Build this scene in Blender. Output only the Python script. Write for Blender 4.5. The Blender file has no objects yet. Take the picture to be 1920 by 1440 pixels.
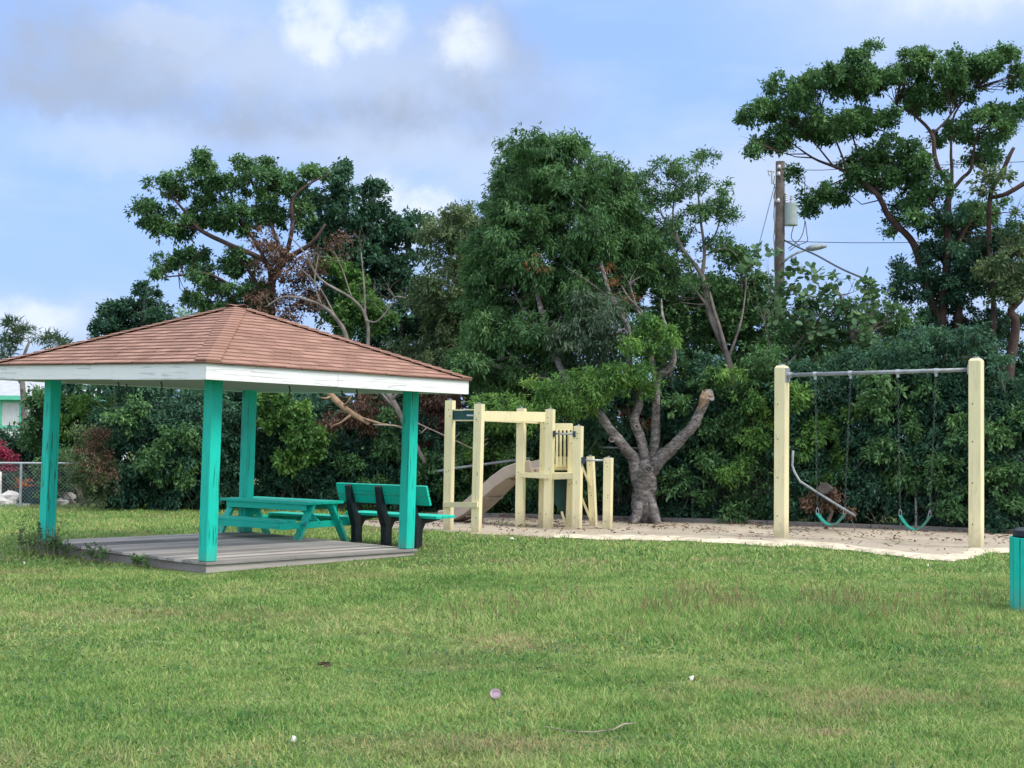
import bpy, math, random
import numpy as np
from mathutils import Vector, Matrix
random.seed(7)
RNG = np.random.default_rng(7)
C = bpy.context.scene.collection
SC = bpy.context.scene
R = math.radians

# ------------------------------------------------------------------ camera
F, PITCH, ROLL, EYE = 2714.7, .0319, .0098, 1.65
fwd = np.array([0, math.cos(PITCH), math.sin(PITCH)])
r0 = np.array([1., 0, 0]); u0 = np.array([0, -math.sin(PITCH), math.cos(PITCH)])
rt = r0*math.cos(ROLL) + u0*math.sin(ROLL)
up = -r0*math.sin(ROLL) + u0*math.cos(ROLL)
cam = bpy.data.objects.new('camera', bpy.data.cameras.new('camera'))
C.objects.link(cam)
cam.matrix_world = Matrix(((rt[0], up[0], -fwd[0], 0), (rt[1], up[1], -fwd[1], 0), (rt[2], up[2], -fwd[2], EYE), (0, 0, 0, 1)))
cam.data.sensor_width = 36; cam.data.lens = 36*F/1920
cam.data.clip_start = .1; cam.data.clip_end = 2000
SC.camera = cam

# ------------------------------------------------------------------ light
SUN_EL, SUN_AZ = 48, 118          # azimuth clockwise from +Y (view direction)
sun = bpy.data.lights.new('sun', 'SUN'); sun.energy = 1.45; sun.angle = R(26); sun.color = (1, .93, .8)
so = bpy.data.objects.new('sun', sun); C.objects.link(so)
sd = Vector((math.sin(R(SUN_AZ))*math.cos(R(SUN_EL)), math.cos(R(SUN_AZ))*math.cos(R(SUN_EL)), math.sin(R(SUN_EL))))
so.rotation_euler = sd.to_track_quat('Z', 'Y').to_euler()
vs = SC.view_settings; vs.view_transform = 'Standard'; vs.look = 'None'; vs.exposure = 1.19; vs.gamma = 1; vs.use_curve_mapping = False
SC.cycles.max_bounces = 9; SC.cycles.diffuse_bounces = 6; SC.cycles.transparent_max_bounces = 4

class NT:
    def __init__(s, tree): s.t = tree; s.n = tree.nodes; s.l = tree.links
    def add(s, typ, ins=None, **kw):
        n = s.n.new(typ)
        for k, v in kw.items(): setattr(n, k, v)
        for k, v in (ins or {}).items():
            if isinstance(v, bpy.types.NodeSocket): s.l.new(v, n.inputs[k])
            else: n.inputs[k].default_value = v
        return n
    def m(s, op, a, b=0., c=0., clamp=False):
        n = s.add('ShaderNodeMath', {0: a, 1: b, 2: c}, operation=op); n.use_clamp = clamp
        return n.outputs[0]
    def noise(s, vec, scale, detail=4, rough=.55, dist=0.):
        return s.add('ShaderNodeTexNoise', {'Vector': vec, 'Scale': scale, 'Detail': detail, 'Roughness': rough, 'Distortion': dist}).outputs['Fac']
    def ramp(s, fac, stops):
        n = s.add('ShaderNodeValToRGB', {0: fac}); e = n.color_ramp.elements
        e[0].position, e[0].color = stops[0][0], (*stops[0][1], 1)
        e[1].position, e[1].color = stops[-1][0], (*stops[-1][1], 1)
        for p, c in stops[1:-1]:
            x = e.new(p); x.color = (*c, 1)
        return n.outputs[0]
    def mix(s, fac, a, b, blend='MIX'):
        n = s.add('ShaderNodeMix', data_type='RGBA', blend_type=blend)
        for i, v in ((0, fac), (6, a), (7, b)):
            if isinstance(v, bpy.types.NodeSocket): s.l.new(v, n.inputs[i])
            elif i == 0: n.inputs[0].default_value = v
            else: n.inputs[i].default_value = (*v, 1) if len(v) == 3 else v
        return n.outputs[2]
    def maprange(s, v, a, b, c=0., d=1., smooth=True):
        return s.add('ShaderNodeMapRange', {0: v, 1: a, 2: b, 3: c, 4: d}, interpolation_type='SMOOTHSTEP' if smooth else 'LINEAR').outputs[0]

w = bpy.data.worlds.new('World'); SC.world = w; w.use_nodes = True
n = NT(w.node_tree); n.n.clear()
SKY_STR = .1
sky = n.add('ShaderNodeTexSky', sky_type='NISHITA'); sky.sun_disc = False
sky.sun_elevation = R(SUN_EL); sky.sun_rotation = R(SUN_AZ); sky.air_density = 1.0; sky.dust_density = 1.5; sky.ozone_density = 2
tc = n.add('ShaderNodeTexCoord').outputs['Generated']
sep = n.add('ShaderNodeSeparateXYZ', {0: tc}).outputs
def skypx(px, py): return ((px-960)/F, (807+.0098*(px-960)-py)/F)
nv1 = n.noise(tc, 9, 6, .6); nv2 = n.noise(n.add('ShaderNodeVectorMath', {0: tc, 1: (3.1, 5.7, 1.3)}, operation='ADD').outputs[0], 9, 6, .6)
nf1 = n.noise(tc, 34, 5, .6); nf2 = n.noise(n.add('ShaderNodeVectorMath', {0: tc, 1: (7.1, 2.7, 4.3)}, operation='ADD').outputs[0], 34, 5, .6)
az = n.m('ARCTAN2', sep[0], sep[1]); el = n.m('ARCSINE', sep[2])
az = n.m('ADD', az, n.m('ADD', n.m('MULTIPLY', n.m('SUBTRACT', nv1, .5), .03), n.m('MULTIPLY', n.m('SUBTRACT', nf1, .5), .035)))
el = n.m('ADD', el, n.m('ADD', n.m('MULTIPLY', n.m('SUBTRACT', nv2, .5), .025), n.m('MULTIPLY', n.m('SUBTRACT', nf2, .5), .035)))
def blob(px, py, rx, ry, soft=.5):
    a, e = skypx(px, py)
    dx = n.m('DIVIDE', n.m('SUBTRACT', az, a), rx/F); dy = n.m('DIVIDE', n.m('SUBTRACT', el, e), ry/F)
    d = n.m('SQRT', n.m('ADD', n.m('MULTIPLY', dx, dx), n.m('MULTIPLY', dy, dy)))
    return n.maprange(d, 1+soft*.6, 1-soft*.6, 0, 1)
def union(l):
    o = l[0]
    for x in l[1:]: o = n.m('MAXIMUM', o, x)
    return o
K = 1/SKY_STR
def kc(r, g, b): return (r*K*.83, g*K*.85, b*K*.88)
str_vec = n.add('ShaderNodeMapping', {'Vector': tc, 'Scale': (1, 1, 3.2)}).outputs[0]
veil = n.noise(str_vec, 4.2, 7, .55, .3)
blue = n.mix(.85, sky.outputs[0], kc(.20, .31, .56))
base = n.mix(n.maprange(veil, .40, .72, 0, .8), blue, kc(.325, .392, .53))
grey = n.m('MULTIPLY', union([blob(300, 150, 420, 90, .9), blob(620, 190, 420, 115, .7), blob(700, 220, 330, 85, .6), blob(880, 150, 130, 110, .6), blob(60, 190, 220, 60, 1.)]), n.maprange(n.noise(tc, 13, 8, .65), .34, .60, .42, .97))
base = n.mix(grey, base, kc(.232, .275, .362))
soft = n.m('MULTIPLY', union([blob(560, 130, 300, 60, 1.2), blob(300, 80, 60, 24, 1.2), blob(330, 95, 120, 40, 1), blob(860, 300, 300, 40, 1.4), blob(230, 290, 160, 40, 1.3), blob(1740, 50, 300, 110, 1.3), blob(1410, 350, 90, 60, 1.4), blob(200, 620, 200, 60, 1.4), blob(700, 330, 110, 60, 1.4)]), .62)
base = n.mix(soft, base, kc(.345, .402, .505))
cum = union([blob(585, 55, 60, 62, .7), blob(605, 95, 36, 40, .8), blob(690, 68, 52, 38, .9), blob(866, 92, 62, 40, 1.2), blob(722, 385, 52, 46, .85), blob(812, 402, 56, 40, .9), blob(770, 430, 90, 30, 1.), blob(100, 605, 60, 34, 1.1), blob(25, 605, 40, 20, 1.1), blob(1800, 20, 170, 50, 1.2)])
cum = n.m('MULTIPLY', cum, n.maprange(nf1, .28, .62, .35, 1))
base = n.mix(n.m('MULTIPLY', cum, .88), base, kc(.47, .505, .575))
high = n.maprange(n.m('ADD', sep[2], n.m('MULTIPLY', n.m('SUBTRACT', veil, .5), .3)), .42, .70)
base = n.mix(n.m('MULTIPLY', high, .9), base, kc(.88, .90, .97))          # unseen bright cloud overhead, added for soft top light
rear = n.maprange(sep[1], .25, -.35)
base = n.mix(n.m('MULTIPLY', rear, n.maprange(veil, .3, .6, .5, .9)), base, kc(.74, .76, .82))  # unseen sky behind the camera, brightened to add soft fill
bg = n.add('ShaderNodeBackground', {'Color': base, 'Strength': SKY_STR})
n.l.new(bg.outputs[0], n.add('ShaderNodeOutputWorld').inputs[0])

# ------------------------------------------------------------------ helpers
CAM = np.array([0, 0, EYE])
def ray(px, py): return fwd + (px-960)/F*rt + (720-py)/F*up
def at(px, py, Y):
    d = ray(px, py); return Vector(CAM + d*(Y/d[1]))
def atz(px, py, z=0.):
    d = ray(px, py); return Vector(CAM + d*((z-EYE)/d[2]))
def pxm(Y): return Y/F           # metres per photo pixel at distance Y
XF = {}
def tag(o, label=None, cat=None, group=None, kind=None):
    if label: o['label'] = label
    if cat: o['category'] = cat
    if group: o['group'] = group
    if kind: o['kind'] = kind
    return o
def thing(name, loc, label, cat, group=None, rz=0, mat=None):
    o = bpy.data.objects.new(name, None); C.objects.link(o); o.empty_display_size = .2
    M = mat if mat is not None else Matrix.Translation(Vector(loc)) @ Matrix.Rotation(rz, 4, 'Z')
    o.matrix_world = M; XF[o] = M
    return tag(o, label, cat, group)
class MB:
    def __init__(s): s.v = []; s.f = []; s.a = []; s.mi = []
    def face(s, vs, a=0., mi=0):
        b = len(s.v); s.v += [Vector(q) for q in vs]; s.f.append(list(range(b, b+len(vs)))); s.a.append(a); s.mi.append(mi)
    def poly(s, vs, fs, a=0., mi=0):
        b = len(s.v); s.v += [Vector(q) for q in vs]
        for f in fs: s.f.append([b+i for i in f]); s.a.append(a); s.mi.append(mi)
    def box(s, x0, x1, y0, y1, z0, z1, a=0., mi=0):
        s.poly([(x0,y0,z0),(x1,y0,z0),(x1,y1,z0),(x0,y1,z0),(x0,y0,z1),(x1,y0,z1),(x1,y1,z1),(x0,y1,z1)],
               [(0,3,2,1),(4,5,6,7),(0,1,5,4),(1,2,6,5),(2,3,7,6),(3,0,4,7)], a, mi)
    def beam(s, p0, p1, w_, h_, upv=(0,0,1), a=0., mi=0):
        p0 = Vector(p0); p1 = Vector(p1); d = (p1-p0).normalized(); upv = Vector(upv)
        sx = d.cross(upv)
        if sx.length < 1e-4: sx = Vector((1,0,0))
        sx.normalize(); uy = sx.cross(d).normalized(); q = []
        for p in (p0, p1):
            for i, j in ((-1,-1),(1,-1),(1,1),(-1,1)): q.append(p + sx*(i*w_/2) + uy*(j*h_/2))
        s.poly(q, [(0,1,2,3),(7,6,5,4),(0,4,5,1),(1,5,6,2),(2,6,7,3),(3,7,4,0)], a, mi)
    def tube(s, pts, rad, n_=8, caps=True, a=0., mi=0, wob=0.):
        pts = [Vector(p) for p in pts]; m = len(pts)
        if not hasattr(rad, '__len__'): rad = [rad]*m
        b = len(s.v); prev = None
        for i, p in enumerate(pts):
            d = (pts[min(i+1, m-1)]-pts[max(i-1, 0)]).normalized()
            if prev is None:
                x = d.cross(Vector((0,0,1)) if abs(d.z) < .9 else Vector((1,0,0))).normalized()
            else: x = (prev - d*prev.dot(d)).normalized()
            prev = x; y = d.cross(x)
            for k in range(n_):
                t = 2*math.pi*k/n_; rr = rad[i]*(1+wob*math.sin(3*t+i*.9)+wob*random.uniform(-1,1))
                s.v.append(p + (x*math.cos(t)+y*math.sin(t))*rr)
        for i in range(m-1):
            for k in range(n_):
                s.f.append([b+i*n_+k, b+i*n_+(k+1)%n_, b+(i+1)*n_+(k+1)%n_, b+(i+1)*n_+k]); s.a.append(a); s.mi.append(mi)
        if caps:
            s.f.append([b+k for k in range(n_)][::-1]); s.a.append(a); s.mi.append(mi)
            s.f.append([b+(m-1)*n_+k for k in range(n_)]); s.a.append(a); s.mi.append(mi)
    def build(s, name, mat, parent=None, local=False, bevel=0, smooth=False, root=None):
        me = bpy.data.meshes.new(name)
        v = s.v
        rootM = XF.get(parent) if parent is not None else None
        if rootM is not None and not local:
            inv = rootM.inverted(); v = [inv @ q for q in v]
        me.from_pydata([tuple(q) for q in v], [], s.f)
        at_ = me.attributes.new('lv', 'FLOAT', 'FACE'); at_.data.foreach_set('value', np.array(s.a, dtype=np.float32))
        for m_ in (mat if isinstance(mat, (list, tuple)) else [mat]): me.materials.append(m_)
        me.polygons.foreach_set('material_index', s.mi)
        if smooth: me.polygons.foreach_set('use_smooth', [True]*len(me.polygons))
        me.update()
        o = bpy.data.objects.new(name, me); C.objects.link(o)
        if parent is not None: o.parent = parent; XF[o] = rootM
        if bevel:
            bm_ = o.modifiers.new('bevel', 'BEVEL'); bm_.width = bevel; bm_.segments = 2; bm_.limit_method = 'ANGLE'
        return o

def npmesh(name, V, faces_k, attrs, mat, parent=None):
    """V (n,3) vertices; faces_k (m,k) index array; attrs {name: per-face floats}"""
    me = bpy.data.meshes.new(name)
    if parent is not None and XF.get(parent) is not None:
        M = np.array(XF[parent].inverted()); V = V @ M[:3, :3].T + M[:3, 3]
    m, k = faces_k.shape
    me.vertices.add(len(V)); me.vertices.foreach_set('co', V.astype(np.float32).ravel())
    me.loops.add(m*k); me.loops.foreach_set('vertex_index', faces_k.astype(np.int32).ravel())
    me.polygons.add(m); me.polygons.foreach_set('loop_start', (np.arange(m)*k).astype(np.int32))
    me.update(calc_edges=True)
    for an, av in attrs.items():
        q = me.attributes.new(an, 'FLOAT', 'FACE'); q.data.foreach_set('value', av.astype(np.float32))
    me.materials.append(mat)
    o = bpy.data.objects.new(name, me); C.objects.link(o)
    if parent is not None: o.parent = parent; XF[o] = XF[parent]
    return o

def material(name):
    m = bpy.data.materials.new(name); m.use_nodes = True
    k = NT(m.node_tree); k.n.clear()
    out = k.add('ShaderNodeOutputMaterial')
    return m, k, out
def finish(k, out, col, rough=.6, bump=None, bs=.3, metal=0., spec=.35, dist=.01):
    p = k.add('ShaderNodeBsdfPrincipled', {'Roughness': rough, 'Metallic': metal, 'Specular IOR Level': spec})
    if isinstance(col, bpy.types.NodeSocket): k.l.new(col, p.inputs['Base Color'])
    else: p.inputs['Base Color'].default_value = (*col, 1)
    if bump is not None:
        b = k.add('ShaderNodeBump', {'Height': bump, 'Strength': bs, 'Distance': dist}); k.l.new(b.outputs[0], p.inputs['Normal'])
    k.l.new(p.outputs[0], out.inputs[0]); return p
def painted(name, col, axis=(26, 26, .9), crack=.5, rough=.5, dirt=.25, dark=(.03, .05, .045), peel=0., splash=0.):
    m, k, out = material(name)
    oc = k.add('ShaderNodeTexCoord').outputs['Object']
    mp = k.add('ShaderNodeMapping', {'Vector': oc, 'Scale': axis}).outputs[0]
    grain = k.noise(mp, 2.2, 5, .6); big = k.noise(oc, 1.7, 4)
    cr = k.noise(mp, .55, 3, .5, .4)
    line = k.maprange(k.m('ABSOLUTE', k.m('SUBTRACT', cr, .5)), .0, .024, 1, 0)
    line = k.m('MULTIPLY', line, k.maprange(k.noise(oc, 2.3, 2), .40, .52))
    c = k.mix(k.m('MULTIPLY', k.maprange(big, .3, .7), dirt), col, tuple(x*.7 for x in col))
    c = k.mix(k.m('MULTIPLY', k.maprange(grain, .35, .8), dirt), c, tuple(x*.78 for x in col))
    c = k.mix(k.m('MULTIPLY', line, crack), c, dark)
    if splash:
        zz = k.add('ShaderNodeSeparateXYZ', {0: oc}).outputs[2]
        sp_ = k.m('MULTIPLY', k.maprange(k.m('ADD', zz, k.m('MULTIPLY', k.noise(oc, 9, 5, .7), .5)), .18, .62, 1, 0), splash)
        c = k.mix(sp_, c, (.20, .17, .12))
        st = k.maprange(k.noise(k.add('ShaderNodeMapping', {'Vector': oc, 'Scale': (14, 14, .7)}).outputs[0], 1.3, 4, .6), .56, .72)
        c = k.mix(k.m('MULTIPLY', st, splash*.45), c, tuple(x*.45 for x in col))
    if peel:
        pe = k.maprange(k.noise(mp, 1.1, 6, .7), .66, .72)
        c = k.mix(k.m('MULTIPLY', pe, peel), c, (.28, .27, .25))
    h = k.m('SUBTRACT', k.m('MULTIPLY', grain, .4), k.m('MULTIPLY', line, 1.))
    finish(k, out, c, rough, h, .35, dist=.006); return m
def plain(name, col, rough=.6, metal=0., var=.2, scale=9, bs=.15, spec=.35):
    m, k, out = material(name)
    oc = k.add('ShaderNodeTexCoord').outputs['Object']
    q = k.noise(oc, scale, 5, .6)
    c = k.mix(k.maprange(q, .3, .7), tuple(x*(1-var) for x in col), tuple(min(1, x*(1+var)) for x in col))
    finish(k, out, c, rough, q, bs, metal, spec, dist=.01); return m
def leafmat(name, dark, mid, light, trans=.3, rough=.45):
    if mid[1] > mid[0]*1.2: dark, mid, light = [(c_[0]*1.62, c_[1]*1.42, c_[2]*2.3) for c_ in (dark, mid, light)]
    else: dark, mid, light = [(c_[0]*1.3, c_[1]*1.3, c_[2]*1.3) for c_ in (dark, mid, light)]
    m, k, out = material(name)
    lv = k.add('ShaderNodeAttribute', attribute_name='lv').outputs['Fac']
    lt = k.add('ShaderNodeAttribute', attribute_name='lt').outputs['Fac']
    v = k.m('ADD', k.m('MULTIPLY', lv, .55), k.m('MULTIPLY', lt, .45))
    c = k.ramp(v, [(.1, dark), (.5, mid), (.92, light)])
    p = k.add('ShaderNodeBsdfPrincipled', {'Base Color': c, 'Roughness': .6, 'Specular IOR Level': .3})
    t = k.add('ShaderNodeBsdfTranslucent', {'Color': k.mix(.35, c, (.12, .22, .02))})
    s_ = k.add('ShaderNodeMixShader', {0: trans, 1: p.outputs[0], 2: t.outputs[0]})
    k.l.new(s_.outputs[0], out.inputs[0]); return m

M = {}
TEAL = (.004, .57, .45)
M['teal'] = painted('teal paint upright', TEAL, (26, 26, .9), .9, .5, .4, (.01, .06, .055), 0., .45)
M['teal_x'] = painted('teal paint along x', (.004, .56, .42), (.9, 26, 26), .4, .5, .25)
M['cream'] = painted('cream paint upright', (.79, .72, .45), (26, 26, .9), .25, .5, .3, (.3, .25, .14), 0., .5)
M['cream_x'] = painted('cream paint boards', (.72, .655, .40), (3, 3, 3), .1, .55, .3, (.3, .25, .14))
M['white'] = painted('white fascia paint', (.78, .80, .80), (.8, .8, 30), .45, .55, .10, (.2, .2, .19), .25)
M['soffit'] = painted('soffit paint', (.36, .38, .39), (8, 8, 8), .1, .7, .2)
M['black'] = plain('black plastic', (.014, .018, .024), .45, 0, .3, 14)
M['metal'] = plain('galvanised steel', (.36, .39, .42), .45, .6, .15, 20)
M['rail'] = plain('dull galvanised pipe', (.24, .27, .29), .6, .4, .25, 8)
M['chain'] = plain('rusty chain', (.09, .11, .11), .6, .5, .3, 40)
M['blueplate'] = plain('dark blue bracket', (.02, .04, .07), .5)
M['greenp'] = plain('dark green panel', (.008, .06, .055), .5, 0, .2, 5)
M['slide'] = plain('beige moulded plastic', (.42, .35, .29), .45, 0, .1, 3, .05)
M['rubber'] = plain('green swing belt', (.01, .22, .17), .5)
M['bark'] = plain('grey bark', (.17, .155, .15), .9, 0, .55, 5, .9)
M['barkred'] = plain('reddish gumbo bark', (.06, .036, .032), .8, 0, .5, 3, .6)
M['barkpale'] = plain('pale bark', (.20, .175, .16), .85, 0, .4, 5, .6)
M['deadwood'] = plain('bleached dead wood', (.30, .25, .21), .9, 0, .4, 8, .6)
M['heart'] = plain('exposed tan wood', (.30, .20, .13), .85, 0, .4, 7, .6)
M['polewood'] = plain('weathered pole', (.075, .066, .06), .9, 0, .3, 5, .6)
M['transformer'] = plain('grey-green enamel', (.30, .36, .35), .4, 0, .08, 5, .05)
M['porcelain'] = plain('grey porcelain', (.42, .44, .47), .3)
M['wire'] = plain('wire', (.06, .07, .08), .6)
M['paper'] = plain('pinkish white paper', (.85, .74, .79), .7, 0, .08)
M['paperin'] = plain('cup inside', (.80, .68, .76), .7, 0, .05)
M['litter'] = plain('white litter', (.75, .74, .70), .7, 0, .1)
M['stone'] = plain('pale rubble', (.55, .54, .52), .9, 0, .3, 4, .8)
M['housewall'] = plain('white stucco', (.70, .74, .74), .9, 0, .05, 3)
M['mint'] = plain('mint trim', (.12, .55, .38), .6, 0, .1)
M['houseroof'] = plain('pale grey roof', (.38, .40, .44), .8, 0, .1, 4)
M['curtain'] = plain('white blinds', (.72, .73, .76), .8, 0, .04)
M['tarp'] = plain('dark green bin', (.006, .05, .045), .6)
M['twig'] = plain('grey twig', (.20, .17, .15), .9)

# bark of the big shade tree: furrows round the limb, knots
def bark_mat():
    m, k, out = material('furrowed grey bark')
    oc = k.add('ShaderNodeTexCoord').outputs['Object']
    a = k.noise(k.add('ShaderNodeMapping', {'Vector': oc, 'Scale': (6, 6, 14)}).outputs[0], 1.2, 6, .65, .8)
    b = k.noise(oc, 2.2, 5, .6)
    vor = k.add('ShaderNodeTexVoronoi', {'Vector': k.add('ShaderNodeMapping', {'Vector': oc, 'Scale': (7, 7, 4)}).outputs[0], 'Scale': 1.6}, feature='DISTANCE_TO_EDGE').outputs[0]
    c = k.ramp(k.m('ADD', k.m('MULTIPLY', a, .6), k.m('MULTIPLY', b, .4)), [(.36, (.03, .026, .026)), (.48, (.13, .12, .117)), (.63, (.32, .30, .295))])
    c = k.mix(k.m('MULTIPLY', k.maprange(vor, 0, .05, .6, 0), k.maprange(b, .45, .6)), c, (.05, .045, .045))
    finish(k, out, c, .9, k.m('ADD', a, k.maprange(vor, 0, .10, 0, .25)), .9, dist=.03); return m
M['treebark'] = bark_mat()

def deck_mat():
    m, k, out = material('weathered deck boards')
    oc = k.add('ShaderNodeTexCoord').outputs['Object']
    lv = k.add('ShaderNodeAttribute', attribute_name='lv').outputs['Fac']
    mp = k.add('ShaderNodeMapping', {'Vector': oc, 'Scale': (1.2, 22, 22)}).outputs[0]
    g = k.noise(mp, 2, 6, .65); b = k.noise(oc, 1.8, 4)
    v = k.m('ADD', k.m('MULTIPLY', lv, .45), k.m('ADD', k.m('MULTIPLY', g, .4), k.m('MULTIPLY', b, .2)))
    c = k.ramp(v, [(.25, (.13, .122, .118)), (.5, (.30, .28, .265)), (.8, (.54, .49, .44))])
    finish(k, out, c, .85, g, .5, dist=.01); return m
M['deck'] = deck_mat()
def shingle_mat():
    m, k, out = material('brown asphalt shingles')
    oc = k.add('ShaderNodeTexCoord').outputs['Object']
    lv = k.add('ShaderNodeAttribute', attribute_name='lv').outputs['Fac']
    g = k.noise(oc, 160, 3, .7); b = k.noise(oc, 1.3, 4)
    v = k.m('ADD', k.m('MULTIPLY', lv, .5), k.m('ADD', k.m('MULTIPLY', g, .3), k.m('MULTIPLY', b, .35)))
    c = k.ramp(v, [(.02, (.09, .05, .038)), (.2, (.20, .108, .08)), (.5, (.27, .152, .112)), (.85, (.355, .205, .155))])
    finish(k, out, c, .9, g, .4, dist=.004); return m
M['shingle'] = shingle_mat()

def ground_mat():
    m, k, out = material('lawn soil and thatch')
    p = k.add('ShaderNodeNewGeometry').outputs['Position']
    a = k.noise(p, .45, 5, .6); b = k.noise(p, 22, 5, .7)
    c = k.ramp(k.m('ADD', k.m('MULTIPLY', a, .5), k.m('MULTIPLY', b, .5)), [(.3, (.05, .075, .025)), (.5, (.11, .16, .05)), (.62, (.17, .19, .075)), (.75, (.24, .20, .12))])
    finish(k, out, c, .95, b, .8, dist=.03); return m
M['lawn'] = ground_mat()
def grass_mat():
    m, k, out = material('grass blades')
    p = k.add('ShaderNodeNewGeometry').outputs['Position']
    lv = k.add('ShaderNodeAttribute', attribute_name='lv').outputs['Fac']
    lt = k.add('ShaderNodeAttribute', attribute_name='lt').outputs['Fac']
    a = k.noise(p, .55, 4, .6); b = k.noise(p, 2.6, 3, .6)
    e = k.noise(p, 9, 3, .7)
    v = k.m('ADD', k.m('MULTIPLY', a, .5), k.m('ADD', k.m('MULTIPLY', b, .3), k.m('ADD', k.m('MULTIPLY', lv, .27), k.m('MULTIPLY', e, .25))))
    v = k.m('SUBTRACT', v, .14)
    c = k.ramp(v, [(.35, (.075, .185, .052)), (.45, (.155, .31, .072)), (.55, (.25, .395, .108)), (.68, (.44, .475, .19))])
    c = k.mix(k.maprange(lt, .0, 1., 0, .9, False), c, (.44, .33, .20))
    d = k.add('ShaderNodeBsdfPrincipled', {'Base Color': c, 'Roughness': .6, 'Specular IOR Level': .2})
    t = k.add('ShaderNodeBsdfTranslucent', {'Color': c})
    k.l.new(k.add('ShaderNodeMixShader', {0: .3, 1: d.outputs[0], 2: t.outputs[0]}).outputs[0], out.inputs[0]); return m
M['grass'] = grass_mat()
def sand_mat():
    m, k, out = material('pale sand')
    p = k.add('ShaderNodeNewGeometry').outputs['Position']
    a = k.noise(p, 1.1, 6, .6); b = k.noise(p, 30, 4, .7)
    c = k.ramp(k.m('ADD', k.m('MULTIPLY', a, .6), k.m('MULTIPLY', b, .4)), [(.3, (.27, .225, .17)), (.5, (.40, .345, .27)), (.7, (.53, .46, .36))])
    finish(k, out, c, .95, k.m('ADD', b, a), .6, dist=.03); return m
M['sand'] = sand_mat()
M['sandpale'] = plain('paler bank sand', (.52, .455, .345), .95, 0, .28, 5, .9)
M['gravel'] = plain('light gravel', (.42, .41, .40), .95, 0, .3, 12, .8)
M['timber'] = painted('weathered edging timber', (.20, .19, .18), (1.2, 20, 20), .5, .9, .5)

LF = {
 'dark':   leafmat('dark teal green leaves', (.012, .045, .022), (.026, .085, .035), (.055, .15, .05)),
 'mid':    leafmat('mid green leaves', (.022, .07, .02), (.05, .135, .032), (.11, .23, .05)),
 'fresh':  leafmat('fresh green leaves', (.03, .095, .02), (.075, .19, .03), (.16, .31, .045), .38),
 'olive':  leafmat('olive green leaves', (.03, .065, .022), (.07, .125, .037), (.15, .21, .06)),
 'grey':   leafmat('grey green leaves', (.03, .065, .028), (.06, .115, .045), (.12, .19, .075)),
 'grape':  leafmat('round sea grape leaves', (.03, .085, .03), (.065, .15, .045), (.14, .22, .06), .35),
 'brown':  leafmat('dead brown leaves', (.04, .022, .016), (.10, .055, .04), (.19, .11, .075), .15),
 'rust':   leafmat('rusty leaves', (.10, .02, .016), (.16, .05, .025), (.30, .13, .05), .2),
 'pink':   leafmat('magenta bracts', (.16, .01, .04), (.26, .02, .07), (.36, .06, .12), .3),
 'orange': leafmat('salmon flowers', (.35, .07, .04), (.5, .14, .08), (.6, .3, .1), .3),
 'rustgrass': leafmat('reddish seed stalks', (.13, .12, .05), (.22, .17, .09), (.32, .24, .12), .3),
 'litter': leafmat('fallen leaf litter', (.04, .02, .015), (.075, .035, .026), (.16, .075, .05), .0),
}

# ------------------------------------------------------------------ ground, sand
g = MB(); g.face([(-400, -60, 0), (400, -60, 0), (400, 700, 0), (-400, 700, 0)])
tag(g.build('ground', M['lawn']), 'green lawn of uneven short grass', 'ground', kind='structure')
front = [(668, 984), (720, 990), (790, 995), (885, 1001), (940, 1003), (999, 1008), (1040, 1011), (1110, 1012), (1200, 1014), (1300, 1018), (1380, 1021), (1450, 1025), (1508, 1027), (1560, 1032), (1604, 1035), (1650, 1042), (1700, 1046), (1745, 1051), (1789, 1054), (1827, 1047), (1862, 1041), (1904, 1038), (1960, 1037), (2100, 1040)]
back = [(668, 979), (740, 973), (830, 969.5), (920, 970.5), (1090, 974), (1243, 978.5), (1380, 982.6), (1440, 984.5), (1635, 992), (1904, 1001.8), (2100, 1009)]
fr = [atz(*p) for p in front]; bk = [atz(*p) for p in back]
fx = np.array([p.x for p in fr]); fy = np.array([p.y for p in fr]); bx = np.array([p.x for p in bk]); by = np.array([p.y for p in bk])
def wig(x): return .10*np.sin(x*3.1)+.07*np.sin(x*7.7+1)+.04*np.sin(x*17+2)
s = MB(); xs = np.linspace(fx[0], fx[-1], 260); rows = 14
ff = np.interp(xs, fx, fy)+wig(xs); bb = np.interp(xs, bx, by)
for i, x in enumerate(xs):
    for j in range(rows+1):
        t = j/rows; s.v.append(Vector((x, ff[i]*(1-t)+bb[i]*t, .006+.018*math.sin(x*2.3+t*7)*math.sin(t*math.pi)*t+.012*random.random()*(0<j<rows))))
for i in range(len(xs)-1):
    for j in range(rows):
        b = i*(rows+1)+j; s.f.append([b, b+rows+1, b+rows+2, b+1]); s.a.append(0); s.mi.append(0)
tag(s.build('sand', M['sand'], smooth=True), 'pale sand play area strewn with dead leaves', 'sand', kind='structure')
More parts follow.
